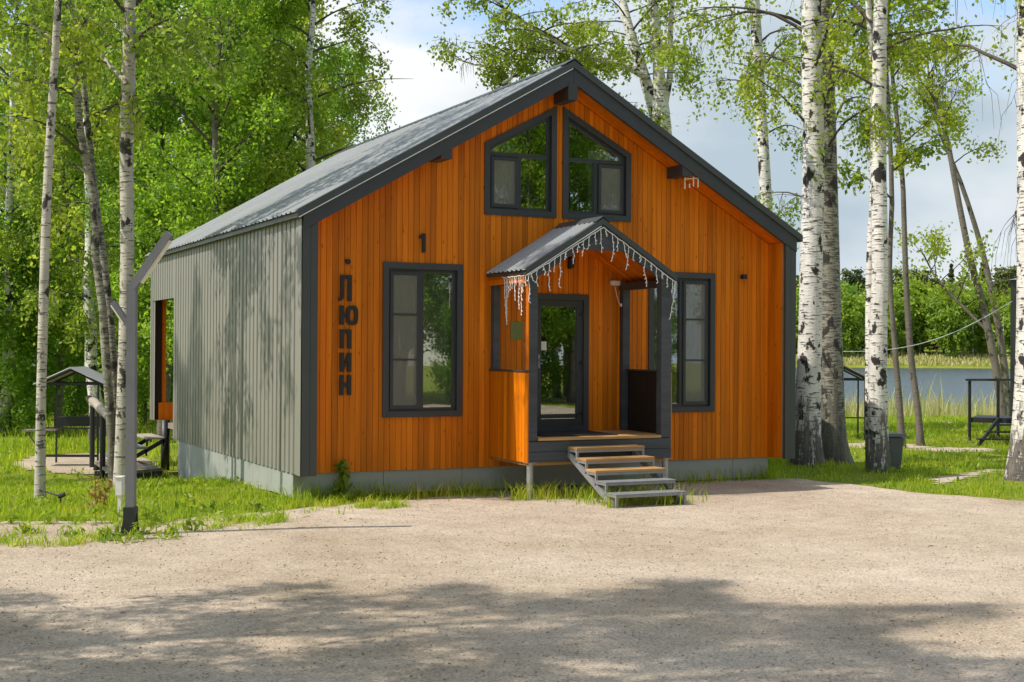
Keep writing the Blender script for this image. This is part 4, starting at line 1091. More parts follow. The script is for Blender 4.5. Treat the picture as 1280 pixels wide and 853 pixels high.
PR = {'aspen': [proto('aspen', 41, 13.5), proto('aspen', 42, 12.0)], 'birch': [proto('birch', 43, 14.5), proto('birch', 44, 13.0)], 'bush': [proto('bush', 45, 4.6)]}
used = set(); rg = random.Random(8)
def place(kind, k, x, y, scale, label, group, rot=None):
    src = PR[kind][k % len(PR[kind])]
    o = src if id(src) not in used else copy_tree(src); used.add(id(src))
    o.location = (float(x), float(y), float(hgt(x, y))-0.02); o.scale = (scale*rg.uniform(0.9, 1.1), scale*rg.uniform(0.9, 1.1), scale)
    o.rotation_euler = (0, 0, rg.uniform(0, 6.28) if rot is None else rot)
    tag(o, label, 'bush' if kind == 'bush' else 'tree', group); return o
wood_l = [('birch', 395, 33, 1.05, 'tall pale green birch nearest the roof in the left wood'), ('aspen', 330, 34, 1.0, 'leafy aspen left of the birch nearest the roof'), ('aspen', 262, 31, 0.95, 'bright leafy aspen standing behind the rear terrace'),
          ('aspen', 205, 33, 0.95, None), ('birch', 120, 34, 1.0, None), ('aspen', 75, 37, 0.9, None), ('birch', 5, 36, 1.0, None),
          ('birch', 355, 41, 1.1, None), ('aspen', 290, 42, 1.05, None), ('birch', 160, 41, 1.05, None), ('aspen', 95, 43, 1.0, None), ('birch', 45, 44, 1.0, None),
          ('aspen', 425, 47, 0.9, None), ('birch', 310, 54, 1.1, None), ('aspen', 235, 52, 1.0, None), ('birch', 130, 53, 1.0, None), ('aspen', 60, 55, 1.0, None), ('aspen', 10, 52, 1.0, None),
          ('birch', 390, 64, 1.0, None), ('aspen', 335, 66, 1.05, None), ('aspen', 275, 64, 1.0, None), ('birch', 205, 67, 1.0, None), ('aspen', 160, 65, 1.0, None), ('aspen', 100, 68, 1.0, None), ('aspen', 35, 66, 1.0, None)]
ORD = ['first', 'second', 'third', 'fourth', 'fifth', 'sixth', 'seventh', 'eighth', 'ninth', 'tenth']
rows_ = {'front': (0, 38), 'second': (38, 45), 'third': (45, 60), 'rearmost': (60, 99)}
def wood_label(kd, px, d):
    for nm_, (a, b) in rows_.items():
        if a <= d < b:
            k_ = sorted(q[1] for q in wood_l if a <= q[2] < b).index(px)
            return '%s, %s from the left in the %s row of the left wood' % ('pale stemmed birch' if kd == 'birch' else 'leafy aspen', ORD[k_], nm_)
for i, (kd, px, d, s_, lb) in enumerate(wood_l):
    p = at(px, 430, d); place(kd, i, p[0], p[1], s_, lb or wood_label(kd, px, d), 'trees of the left wood')
for i, (px, d) in enumerate([(-5, 27), (35, 29), (75, 33), (105, 36), (150, 35), (182, 31), (215, 36), (248, 38), (20, 37), (60, 39), (130, 43), (175, 45), (205, 46), (-30, 33), (90, 47), (235, 47), (0, 46)]):
    p = at(px, 430, d+9); place('bush', i, p[0], p[1], rg.uniform(0.6, 1.15), 'leafy undergrowth bush at the edge of the left wood', 'bushes of the left wood')
# trees around the viewpoint: they shade the yard and stand mirrored in the windows
for i, (kd, x, y, s_) in enumerate([('birch', -9.6, -6.6, 1.0), ('aspen', -12.2, -8.4, 0.95), ('birch', -10.4, -10.2, 0.9), ('aspen', -14.5, -5.0, 1.0), ('birch', -8.2, -12.6, 0.85), ('birch', -15.5, -11.5, 1.1), ('birch', -7.4, -8.9, 0.8), ('aspen', -11.0, -12.2, 0.95), ('birch', -7.6, 7.6, 0.85), ('aspen', 16.5, -25.5, 1.0), ('birch', 20.5, -31, 1.15), ('aspen', 17.5, -29.5, 1.1), ('birch', 13, -29, 1.1), ('aspen', 6, -31, 1.1), ('birch', 14, -33, 1.2), ('aspen', 22, -33, 1.15), ('aspen', 29, -30, 1.15),
                                   ('aspen', 4, -27, 1.0), ('birch', 8, -29, 1.1), ('aspen', 12, -27, 1.0), ('birch', 15.5, -30, 1.1), ('aspen', 19, -27, 1.05), ('birch', 23, -30, 1.1), ('aspen', 27, -27, 1.0), ('aspen', 31, -24, 1.1), ('birch', 0, -30, 1.05), ('aspen', 10, -35, 1.2), ('aspen', 18, -36, 1.2), ('birch', 26, -35, 1.2), ('aspen', 34, -31, 1.2), ('aspen', 2, -36, 1.2)]):
    place(kd, i, x, y, s_, 'leafy tree out of frame that shades the yard or mirrors in the windows', 'trees around the viewpoint')
for i, (x, y) in enumerate([(6, -26), (10, -27.5), (14, -26), (18, -28), (22, -26), (26, -25.5), (2, -27.5), (30, -23)]):
    place('bush', i, x, y, rg.uniform(0.7, 1.1), 'leafy bush out of frame behind the viewpoint', 'bushes behind the viewpoint')

# wood on the far shore
def far_proto(kind, seed):
    rng = np.random.default_rng(seed); root = thing('far_tree', 'x', 'tree', (0, 0, 0))
    if kind == 'leafy':
        N = 3600; H = 14.0; C = rng.normal(size=(60, 3)); C /= np.linalg.norm(C, axis=1)[:, None]; C *= rng.uniform(0.45, 1, 60)[:, None]
        C = C*np.array([3.9, 3.9, 6.6])+np.array([0, 0, 6.7]); ii_ = rng.integers(0, 60, N)
        P = C[ii_]+rng.normal(size=(N, 3))*np.array([0.62, 0.62, 0.5]); me_ = quads_mesh('crown', leaf_quads(rng, P, 0.52, 0.8), 'leaffar'); bark = 'bark'
    elif kind == 'pine':
        N = 2400; H = 17.0; C = rng.normal(size=(26, 3)); C /= np.linalg.norm(C, axis=1)[:, None]; C *= rng.uniform(0.4, 1, 26)[:, None]
        C = C*np.array([2.6, 2.6, 4.2])+np.array([0, 0, 12.6]); ii_ = rng.integers(0, 26, N)
        P = C[ii_]+rng.normal(size=(N, 3))*np.array([0.6, 0.6, 0.3]); me_ = quads_mesh('crown', leaf_quads(rng, P, 0.46, 1.0), 'needle'); bark = 'bark'
    else:
        N = 3000; H = 17.0; t = rng.uniform(0, 1, N)**0.8; lay = np.floor(t*17)/17+rng.normal(size=N)*0.008; a = rng.uniform(0, 2*PI, N); r = (1-t)*2.9*np.sqrt(rng.uniform(0.08, 1, N))
        P = np.column_stack([r*np.cos(a), r*np.sin(a), 1.8+lay*15.6-r*0.28]); me_ = quads_mesh('crown', leaf_quads(rng, P, 0.5, 1.0), 'needle'); bark = 'bark'
    link('crown', me_, root)
    tb = Tubes(); tb.add(np.array([(0, 0, -0.5), (0.1, 0, H*0.4), (0, 0.1, H*0.86)]), np.array([0.24, 0.17, 0.06]), 7); link('trunk', tb.mesh('trunk', 'birch' if kind == 'leafy' else 'bark'), root)
    return root
FP = {k: [far_proto(k, 60+i+7*j) for j in range(2 if k == 'leafy' else 1)] for i, k in enumerate(('leafy', 'pine', 'spruce'))}
fused = set(); rg = random.Random(31)
names = {'leafy': ('leafy_tree', 'round leafy tree in the wood on the far shore'), 'pine': ('pine_tree', 'tall pine showing above the far shore wood'), 'spruce': ('spruce_tree', 'dark pointed spruce in the far shore wood')}
far = []
for row, (s0, n, kinds) in enumerate([(257, 28, ('leafy', 'leafy', 'leafy', 'leafy', 'leafy')), (267, 26, ('leafy', 'spruce', 'leafy', 'leafy')), (279, 24, ('pine', 'leafy', 'pine', 'leafy')), (292, 24, ('pine', 'spruce', 'pine'))]):
    for k in range(n):
        far.append((rg.choice(kinds), s0+rg.uniform(-5, 5), 28+k*(100/n)+rg.uniform(-1.5, 1.5), rg.uniform(0.8, 1.12)))
for kd, s_, l_, scl in far:
    src = FP[kd][rg.randrange(len(FP[kd]))]; o = src if id(src) not in fused else copy_tree(src); fused.add(id(src))
    q = CAM[:2]+s_*F2+l_*R2; o.location = (q[0], q[1], float(hgt(q[0], q[1]))-0.1); o.rotation_euler = (0, 0, rg.uniform(0, 6.28)); o.scale = (scl*rg.uniform(0.9, 1.15), scl*rg.uniform(0.9, 1.15), scl)
    o.name = names[kd][0]; tag(o, names[kd][1], 'tree', 'trees on the far shore')

# ------------------------------------------------------------------ grass, reeds, stones
def blades(rng, X, Y, Z, h, wdt, lean=0.35):
    N = len(X); az = rng.uniform(0, 2*PI, N); fa = rng.uniform(0, 2*PI, N)
    u = np.column_stack([np.cos(fa), np.sin(fa), np.zeros(N)])*wdt[:, None]
    d = np.column_stack([np.cos(az), np.sin(az), np.zeros(N)])*(h*lean*rng.uniform(0.2, 1.4, N))[:, None]
    b = np.column_stack([X, Y, Z-0.01]); m = b+d*0.35+np.array([0, 0, 1])*(h*0.6)[:, None]; t = b+d+np.array([0, 0, 1])*(h*rng.uniform(0.8, 1.0, N))[:, None]
    V = np.stack([b-u, b+u, m-u*0.75, m+u*0.75, t-u*0.12, t+u*0.12], 1).reshape(-1, 3); o = (np.arange(N)*6)[:, None]
    F = np.concatenate([np.stack([o+0, o+1, o+3, o+2], -1).reshape(-1, 4), np.stack([o+2, o+3, o+5, o+4], -1).reshape(-1, 4)])
    return V, F
rng = np.random.default_rng(77)
HOUSE = [(0.05, 0.47), (7.6, 0.47), (7.6, 7.7), (0.05, 7.7)]
def patchy(x, y, f=1.0, ph=0.0):
    return 0.5+0.25*(np.sin(x*1.9*f+ph)*np.sin(y*1.6*f+1.1+ph)+np.sin(x*0.7*f+y*1.1*f+2+ph)+0.6*np.sin(x*4.3*f-y*3.7*f+ph))
def lawn(name, label, poly, n, h0, h1, w0, seed, avoid=(), thin=True):
    r_ = np.random.default_rng(seed); xs = [p[0] for p in poly]; ys = [p[1] for p in poly]
    X = r_.uniform(min(xs), max(xs), n); Y = r_.uniform(min(ys), max(ys), n); k = in_poly(X, Y, poly) & ~in_poly(X, Y, HOUSE)
    for a in avoid: k &= ~in_poly(X, Y, a)
    pt = patchy(X, Y, 1.0, seed)
    if thin: k &= r_.uniform(0, 1, n) < np.clip(0.35+pt, 0, 1)
    X, Y, pt = X[k], Y[k], pt[k]; pt2 = patchy(X*2.3, Y*2.3, 1.4, seed*2.0); h = (h0+(h1-h0)*np.clip(pt, 0, 1)*r_.uniform(0.2, 1.1, len(X)))*(0.6+0.75*np.clip(pt2, 0, 1.2))*np.where(r_.uniform(0, 1, len(X)) < 0.03, 1.9, 1.0)
    V, F = blades(r_, X, Y, hgt(X, Y), h, np.full(len(X), w0)*r_.uniform(0.6, 1.3, len(X)))
    return tag(link(name, faces_mesh(name, V, F, 'grass')), label, 'grass', kind='stuff')
left_lawn = [(-9.5, -2.0), (-5.2, -0.9), (-3.6, -0.45), (-2.4, -0.9), (-1.2, -0.85), (0.0, -0.35), (1.2, 0.0), (2.4, 0.25), (2.4, 0.46), (0.05, 0.46), (0.05, 9), (0.5, 19), (-12, 19)]
lawn('grass', 'lush grass on the lawn left of the cabin', left_lawn, 170000, 0.05, 0.17, 0.006, 1, [sand, gpoly([(20, 585), (45, 580), (150, 584), (185, 580), (150, 596), (100, 599), (50, 596)], -0.3)])
far_left = [(-14, 12), (2, 9.0), (9, 22), (9, 50), (-24, 40)]
lawn('grass', 'tall grass along the foot of the left wood', far_left, 50000, 0.12, 0.38, 0.014, 2, [sand])
right_lawn = [(7.85, 0.7), (8.1, 0.1), (8.3, -0.9), (8.35, -2.2), (9.0, -3.5), (10.4, -5.2), (13, -7.4), (18, -7), (30, 8), (20, 16), (9, 12), (7.85, 6)]
lawn('grass', 'sunlit grass on the lawn right of the cabin', right_lawn, 200000, 0.05, 0.17, 0.0065, 3, [path_near, path_yard])
far_right = [(12, 8), (19, 4), (36, 12), (60, 50), (24, 45)]
lawn('grass', 'far grass on the lawn before the reeds', far_right, 90000, 0.08, 0.22, 0.015, 4, [path_far])
def herbs(label, poly, n, seed, avoid=()):
    r_ = np.random.default_rng(seed); xs = [p[0] for p in poly]; ys = [p[1] for p in poly]; m = n//9
    cx_ = r_.uniform(min(xs), max(xs), m); cy_ = r_.uniform(min(ys), max(ys), m); X = np.repeat(cx_, 9)+r_.normal(size=m*9)*0.07; Y = np.repeat(cy_, 9)+r_.normal(size=m*9)*0.07
    k = in_poly(X, Y, poly) & ~in_poly(X, Y, HOUSE)
    for a in avoid: k &= ~in_poly(X, Y, a)
    X, Y = X[k], Y[k]; C = np.column_stack([X, Y, hgt(X, Y)+r_.uniform(0.02, 0.11, len(X))])
    tag(link('herbs', quads_mesh('herbs', leaf_quads(r_, C, 0.042, 1.2, 1.9), 'weed')), label, 'herbs', kind='stuff')
herbs('broad leaved herbs among the grass left of the cabin', left_lawn, 15000, 5, [sand])
herbs('broad leaved herbs among the grass right of the cabin', right_lawn, 15000, 6, [path_near, path_yard])
# weeds spilling over the edge of the gravel
edge = [(-9, -3.6), (-5.2, -2.6), (-3.7, -2.75), (-2.4, -2.75), (-1.0, -2.0), (0.6, -1.1), (2.3, -0.55), (2.6, -0.1), (1.2, 0.1), (-0.2, -0.4), (-2.3, -0.9), (-5.2, -0.9), (-9, -1.8)]
n = 120000; X = rng.uniform(-9, 2.6, n); Y = rng.uniform(-3.6, 0.2, n); dens = patchy(X*1.7, Y*1.7, 1.6, 0.4)+0.35*patchy(X*5, Y*5, 1.3, 2.0); k = in_poly(X, Y, edge) & (rng.uniform(0, 1, n)**0.6 < (dens-0.62)*1.8); X, Y = X[k], Y[k]
V, F = blades(rng, X, Y, hgt(X, Y)+0.01, rng.uniform(0.03, 0.17, len(X))*rng.uniform(0.4, 1.2, len(X)), np.full(len(X), 0.0055), 0.8)
tag(link('grass', faces_mesh('grass', V, F, 'grass')), 'thin grass tufts creeping over the left edge of the gravel', 'grass', kind='stuff')
# tufts along the plinth, under the steps and round the porch pile
XY = []
for cx_, cy_, sx, sy, m in [(0.4, 0.32, 0.5, 0.08, 260), (1.3, 0.25, 0.5, 0.10, 220), (2.4, 0.0, 0.4, 0.18, 240), (2.9, -0.72, 0.18, 0.10, 110), (3.3, -0.7, 0.3, 0.2, 190), (3.9, -1.3, 0.35, 0.3, 420), (4.3, -1.75, 0.25, 0.15, 200), (3.45, -1.95, 0.06, 0.05, 50), (5.2, 0.1, 0.3, 0.15, 90), (5.9, 0.25, 0.4, 0.08, 90), (6.9, 0.35, 0.5, 0.06, 150), (7.6, 0.45, 0.2, 0.1, 150)]:
    XY.append(np.column_stack([rng.normal(cx_, sx, m), rng.normal(cy_, sy, m)]))
XY = np.vstack(XY); V, F = blades(rng, XY[:, 0], XY[:, 1], np.full(len(XY), 0.01), rng.uniform(0.06, 0.30, len(XY)), np.full(len(XY), 0.006), 0.5)
tag(link('grass', faces_mesh('grass', V, F, 'grass')), 'grass tufts along the plinth and under the porch steps', 'grass', kind='stuff')
# reeds
n = 19000; s_ = rng.uniform(52, 66, n); l_ = rng.uniform(8, 52, n); k = rng.uniform(0, 1, n) < np.clip(0.25+0.75*patchy(l_*0.5, s_*0.3, 1, 2), 0, 1); s_, l_ = s_[k], l_[k]
X = CAM[0]+s_*F2[0]+l_*R2[0]; Y = CAM[1]+s_*F2[1]+l_*R2[1]
V, F = blades(rng, X, Y, hgt(X, Y), (0.45+0.55*rng.uniform(0, 1, len(X))+1.0*rng.uniform(0, 1, len(X))**7)*(0.75+0.4*patchy(l_*0.4, s_*0.2, 1, 1)), np.full(len(X), 0.02), 0.22)
tag(link('reeds', faces_mesh('reeds', V, F, 'reed')), 'tan and green reeds along the near lake shore', 'reeds', kind='stuff')
n = 9000; s_ = rng.uniform(243, 254, n); l_ = rng.uniform(25, 130, n); X = CAM[0]+s_*F2[0]+l_*R2[0]; Y = CAM[1]+s_*F2[1]+l_*R2[1]
V, F = blades(rng, X, Y, hgt(X, Y), rng.uniform(0.3, 1.0, n), np.full(n, 0.12), 0.4)
tag(link('reeds', faces_mesh('reeds', V, F, 'reed')), 'pale dry reeds fringing the far shore', 'reeds', kind='stuff')
# loose stones and litter
n = 60000; X = rng.uniform(-6, 11, n); Y = -12+12.4*rng.uniform(0, 1, n)**1.4; k = in_poly(X, Y, yard); X, Y = X[k], Y[k]; n = len(X)
oc = np.array([(1,0,0),(0,1,0),(-1,0,0),(0,-1,0),(0,0,0.7),(0,0,-0.4)], float); sz = 0.0035+0.009*rng.uniform(0, 1, n)**7
V = oc[None]*sz[:, None, None]*rng.uniform(0.6, 1.3, (n, 6, 1)); ca, sa = np.cos(rng.uniform(0, 6.28, n)), np.sin(rng.uniform(0, 6.28, n))
V = V+np.column_stack([X, Y, 0.013+sz*0.25])[:, None, :]; fc = np.array([(0,1,4),(1,2,4),(2,3,4),(3,0,4),(1,0,5),(2,1,5),(3,2,5),(0,3,5)])
F = (fc[None]+(np.arange(n)*6)[:, None, None]).reshape(-1, 3)
tag(link('stones', faces_mesh('stones', V.reshape(-1, 3), F, 'gravel')), 'loose small stones on the gravel yard', 'stones', kind='stuff')
n = 260; X = rng.uniform(-5, 10, n); Y = rng.uniform(-11, 0, n); k = in_poly(X, Y, yard); X, Y = X[k], Y[k]; n = len(X)
C = np.column_stack([X, Y, np.full(n, 0.02)]); Q = leaf_quads(rng, C, 1.0, 6.0, 2.4); Q = C[:, None, :]+(Q-C[:, None, :])*(0.010+0.028*rng.uniform(0, 1, n)**3)[:, None, None]; Q[:, :, 2] = 0.018+rng.uniform(0, 0.008, (n, 4))
me = quads_mesh('litter', Q, 'twig'); tag(link('litter', me), 'scattered dead leaves and bark bits on the gravel', 'litter', kind='stuff')

# ------------------------------------------------------------------ left side: lamp pole, boardwalk, shelter
BP = np.array([-2.51, -2.06]); RV = np.array([R2[0], R2[1], 0.0]); FV = np.array([F2[0], F2[1], 0.0]); ZV = np.array([0, 0, 1.0])
pole = thing('lamp_post', 'grey steel lamp post with bent top arm beside the yard', 'lamp post', (BP[0], BP[1], 0.012))
P0 = np.array([BP[0], BP[1], 0.0])
m_ = MB(); m_.bar(P0+ZV*0.02, P0+ZV*2.66, 0.095, 0.095, RV); m_.build('pole', 'polegrey', pole)
m_ = MB(); m_.bar(P0+ZV*0.0, P0+ZV*0.30, 0.125, 0.125, RV); m_.bar(P0+ZV*0.012, P0+ZV*0.03, 0.24, 0.24, RV)
for s_ in (-1, 1):
    a = P0+RV*0.062*s_; b = P0+RV*0.105*s_
    q = [a+ZV*0.03-FV*0.006, b+ZV*0.03-FV*0.006, a+ZV*0.24-FV*0.006]; q2 = [v+FV*0.012 for v in q]
    m_.add(q+q2, [(0,1,2),(5,4,3),(0,3,4,1),(1,4,5,2),(2,5,3,0)])
m_.build('base', 'blackmetal', pole)
tip = P0+RV*0.40+ZV*3.20-FV*0.02; el_ = P0+ZV*2.62
m_ = MB(); m_.bar(el_, tip, 0.095, 0.08, ZV); m_.build('arm', 'polegrey', pole)
dv = (tip-el_)/np.linalg.norm(tip-el_); nv = np.cross(dv, FV); nv = nv/np.linalg.norm(nv); nv = nv if nv[2] < 0 else -nv
m_ = MB(); m_.bar(el_+dv*0.10+nv*0.052, tip-dv*0.06+nv*0.052, 0.075, 0.022, ZV); m_.build('diffuser', 'lens', pole)
a2 = P0+ZV*2.22-RV*0.03; b2 = P0-RV*0.20+ZV*2.47; m_ = MB(); m_.bar(a2, b2, 0.085, 0.05, ZV); m_.build('arm', 'polegrey', pole)
dv2 = (b2-a2)/np.linalg.norm(b2-a2); nv2 = np.cross(dv2, FV); nv2 = nv2/np.linalg.norm(nv2); nv2 = nv2 if nv2[2] < 0 else -nv2
m_ = MB(); m_.bar(a2+dv2*0.05+nv2*0.034, b2-dv2*0.02+nv2*0.034, 0.07, 0.016, ZV); m_.build('diffuser', 'lens', pole)

def gl(px, py, z): p = ground_at(px, py, z); return p
ub_ = at(150, 616, 15.6); ubz = float(hgt(ub_[0], ub_[1]))
utb = thing('utility_box', 'small pale utility box on a stake behind the lamp post', 'box', (ub_[0], ub_[1], ubz))
m_ = MB(); m_.bar(np.array([ub_[0], ub_[1], 0.30]), np.array([ub_[0], ub_[1], 0.50]), 0.13, 0.07, RV); m_.bar(np.array([ub_[0], ub_[1], 0.50]), np.array([ub_[0], ub_[1], 0.512]), 0.15, 0.09, RV); m_.build('box', 'white', utb)
m_ = MB(); m_.bar(np.array([ub_[0], ub_[1], ubz-0.05]), np.array([ub_[0], ub_[1], 0.30]), 0.05, 0.04, RV); m_.build('stake', 'white', utb)

# low boardwalk at the rear terrace
bwk = thing('boardwalk', 'low weathered plank platform beside the rear terrace steps', 'boardwalk', (-0.9, 9.3, -0.36))
ZW = -0.10
c0 = gl(118, 577, ZW); c1 = gl(152, 571, ZW); c2 = gl(203, 585, ZW); c3 = gl(140, 592, ZW)
n = 9
for k in range(n):
    t0_, t1_ = k/n, (k+0.93)/n
    q = [c0*(1-t0_)+c3*t0_, c1*(1-t0_)+c2*t0_, c1*(1-t1_)+c2*t1_, c0*(1-t1_)+c3*t1_]; dz = rg.uniform(-0.004, 0.004)
    m_ = MB(); m_.add([v+ZV*dz for v in q]+[v+ZV*(dz-0.045) for v in q], [(0,1,2,3),(7,6,5,4),(0,4,5,1),(1,5,6,2),(2,6,7,3),(3,7,4,0)]); m_.build('plank', 'oldwood', bwk)
for u_, v_ in ((c0, c1), (c3, c2)):
    m_ = MB(); m_.bar(u_*0.98+v_*0.02-ZV*0.11, v_*0.98+u_*0.02-ZV*0.11, 0.06, 0.12); m_.build('joist', 'blackmetal', bwk)
for c in (c0, c1, c2, c3):
    cc = c*0.9+(c0+c1+c2+c3)/4*0.1; m_ = MB(); m_.bar(np.array([cc[0], cc[1], float(hgt(cc[0], cc[1]))-0.1]), np.array([cc[0], cc[1], ZW-0.17]), 0.08, 0.08, RV); m_.build('post', 'blackmetal', bwk)
# rear steps up to the terrace
rst = thing('terrace_steps', 'dark steel steps with grey treads at the rear terrace', 'steps', (-0.3, 8.6, -0.36))
trd = []
for k, (px0, px1, py, z) in enumerate([(178, 216, 579, 0.03), (194, 222, 568.5, 0.20), (208, 226, 558.5, 0.37)]):
    a = gl(px0, py-11, z); b = gl(px1, py, z); x0_, x1_ = -1.02+0.30*k, -0.70+0.30*k
    m_ = MB(); m_.bbox(x0_, x1_, 7.95, 9.15, z-0.035, z, 0.004); t_ = m_.build('tread', 'steel' if k < 2 else 'oldwood', rst)
    m_ = MB()
    for yy in (7.98, 9.10): m_.box(x0_, x0_+0.03, yy, yy+0.03, z-0.16, z-0.036); m_.box(x1_-0.03, x1_, yy, yy+0.03, z-0.16, z-0.036)
    m_.build('frame', 'blackmetal', t_)
for yy in (8.0, 9.08):
    m_ = MB(); m_.bar((-1.05, yy, -0.22), (-0.05, yy, 0.34), 0.04, 0.07); m_.build('stringer', 'blackmetal', rst)
# log rail on two posts
p1 = gl(115, 585, -0.36); p2 = gl(128, 602, -0.36)
rail = thing('log_rail', 'rough log rail on two dark posts before the sand patch', 'railing', (p1[0], p1[1], -0.36))
def vpost(p, z0, z1, r): m_ = MB(); m_.tube([(p[0], p[1], z0), (p[0], p[1], z1)], r, 10); return m_
t1 = 2-(510-436)*((p1-CAM)@FW)/FPX; t2 = 2-(519-436)*((p2-CAM)@FW)/FPX
vpost(p1, -0.5, t1, 0.05).build('post', 'blackmetal', rail); vpost(p2, -0.5, t2, 0.05).build('post', 'blackmetal', rail)
d_ = p2-p1; d_[2] = 0
a = p1-d_*0.45; b = p2+d_*0.5; a[2] = t1+0.09; b[2] = t2-0.02
m_ = MB(); S_ = smooth_line([[*a, 0.06], [*(a*0.6+b*0.4+ZV*0.03), 0.085], [*b, 0.07]], 10); m_.tube(S_[:, :3], S_[:, 3]*(1+0.1*np.sin(np.arange(10)*2.1)), 9); m_.build('log', 'oldwood', rail, True)

# barbecue shelters: profiled roof on thin posts
def shelter(name, label, c, zg, Wd, Dp, Hh, roof_m, yaw, extras=True):
    root = thing(name, label, 'shelter', (c[0], c[1], zg)); ex = np.array([math.cos(yaw), math.sin(yaw), 0]); ey = np.array([-math.sin(yaw), math.cos(yaw), 0]); o = np.array([c[0], c[1], zg])
    for a in (-1, 1):
        for b in (-1, 1):
            m_ = MB(); q = o+ex*a*Wd/2+ey*b*Dp/2; m_.bar(q-ZV*0.1, q+ZV*Hh, 0.032, 0.032, ex); m_.build('post', 'blackmetal', root)
    m_ = MB()
    for a in (-1, 1): m_.bar(o+ex*a*Wd/2-ey*Dp/2+ZV*Hh, o+ex*a*Wd/2+ey*Dp/2+ZV*Hh, 0.04, 0.04)
    for b in (-1, 1):
        m_.bar(o-ex*Wd/2+ey*b*Dp/2+ZV*Hh, o+ex*Wd/2+ey*b*Dp/2+ZV*Hh, 0.04, 0.04)
        for a in (-1, 1): m_.bar(o+ex*a*Wd*0.62+ey*b*Dp/2+ZV*(Hh-0.03), o+ey*b*Dp/2+ZV*(Hh+0.27), 0.035, 0.035)
    m_.build('roof_frame', 'blackmetal', root)
    for a in (-1, 1):
        m_ = MB(); e0 = o+ex*a*Wd*0.68+ZV*(Hh-0.02)-ey*Dp*0.62; e1 = o+ZV*(Hh+0.31)-ey*Dp*0.62; vv = e1-e0; ln = np.linalg.norm(vv); vv /= ln; nn = np.cross(ey, vv); nn = nn if nn[2] > 0 else -nn
        corrug(m_, e0, ey, vv, nn, Dp*1.24, lambda u: (0, ln), 0.14, 0.025, 0.5); m_.build('roof_sheet', roof_m, root)
    if extras:
        bz = 0.78
        m_ = MB(); m_.bar(o-ex*0.36+ZV*(bz+0.09), o+ex*0.42+ZV*(bz+0.09), 0.42, 0.18); br = m_.build('brazier', 'blackmetal', root)
        m_ = MB(); m_.bar(o-ex*Wd*0.5+ZV*(bz-0.02)-ey*Dp/2, o+ex*Wd*0.5+ZV*(bz-0.02)-ey*Dp/2, 0.03, 0.03); m_.bar(o-ex*Wd*0.5+ZV*(bz-0.02)+ey*Dp/2, o+ex*Wd*0.5+ZV*(bz-0.02)+ey*Dp/2, 0.03, 0.03); m_.bar(o-ex*Wd*0.5+ZV*0.22-ey*Dp/2, o+ex*Wd*0.5+ZV*0.22-ey*Dp/2, 0.03, 0.05); m_.build('rail', 'blackmetal', root)
        m_ = MB(); m_.bar(o-ex*(Wd*0.5+0.42)+ZV*(bz-0.08)-ey*Dp*0.3, o-ex*(Wd*0.5-0.25)+ZV*(bz-0.06)-ey*Dp*0.3, 0.4, 0.03); m_.bar(o-ex*(Wd*0.5+0.38)+ZV*(bz-0.09)-ey*Dp*0.3, o-ex*(Wd*0.5)+ZV*0.15-ey*Dp*0.3, 0.025, 0.025); m_.build('shelf', 'oldwood', root)
    else:
        m_ = MB(); m_.bar(o-ex*Wd*0.5+ZV*0.5-ey*Dp/2, o+ex*Wd*0.5+ZV*0.5-ey*Dp/2, 0.03, 0.03); m_.build('rail', 'blackmetal', root)
    return root
gc = at(96, 560, 27.0); gz_ = float(hgt(gc[0], gc[1]))
shelter('barbecue_shelter', 'barbecue shelter with grey gabled roof and brazier on the sand patch', gc, gz_, 1.05, 0.9, 1.62, 'roof', -YAW+0.05)
gc = at(1050, 540, 31.0); shelter('barbecue_shelter', 'dark framed shelter half hidden behind the grey birch on the right lawn', gc, float(hgt(gc[0], gc[1])), 0.95, 1.0, 1.35, 'oldwood', -YAW-0.1, False)
m_ = MB(); q0 = at(50, 612, 17.2); q1 = at(76, 621, 17.0); m_.tube([q0, q1], 0.012, 6); qb = q1.copy(); qb[2] = float(hgt(qb[0], qb[1]))-0.03; m_.tube([q1, qb], 0.010, 6); m_.tube([q1-RV*0.03, q1+RV*0.05+ZV*0.03], 0.03, 8)
tag(m_.build('garden_spotlight', 'blackmetal'), 'thin dark garden spotlight rod at the foot of the slim left birch', 'spotlight')

# ------------------------------------------------------------------ right side: bin, landing, neighbour, cable
bp_ = ground_at(1113, 588, 0.0); bin_ = thing('wheelie_bin', 'grey plastic wheelie bin behind the twin stemmed birch', 'bin', (bp_[0], bp_[1], 0.0)); o = bp_.copy()
def frus(mb, o, z0, z1, w0, d0, w1, d1):
    v = [o+RV*a*w0/2+FV*b*d0/2+ZV*z0 for a, b in ((-1,-1),(1,-1),(1,1),(-1,1))]+[o+RV*a*w1/2+FV*b*d1/2+ZV*z1 for a, b in ((-1,-1),(1,-1),(1,1),(-1,1))]
    mb.add(v, [(3,2,1,0),(4,5,6,7),(0,1,5,4),(1,2,6,5),(2,3,7,6),(3,0,4,7)])
m_ = MB(); frus(m_, o, 0.04, 0.56, 0.27, 0.30, 0.33, 0.38); m_.build('body', 'binplastic', bin_)
m_ = MB(); frus(m_, o, 0.575, 0.62, 0.40, 0.46, 0.36, 0.40); m_.bar(o+RV*0.17+ZV*0.58+FV*0.1, o+RV*0.26+ZV*0.58+FV*0.1, 0.05, 0.03); m_.build('lid', 'binplastic', bin_)
for a in (-1, 1):
    m_ = MB(); c = o+RV*a*0.15+FV*0.14+ZV*0.06; m_.tube([c-RV*0.02, c+RV*0.02], 0.06, 12); m_.build('wheel', 'rubber', bin_)

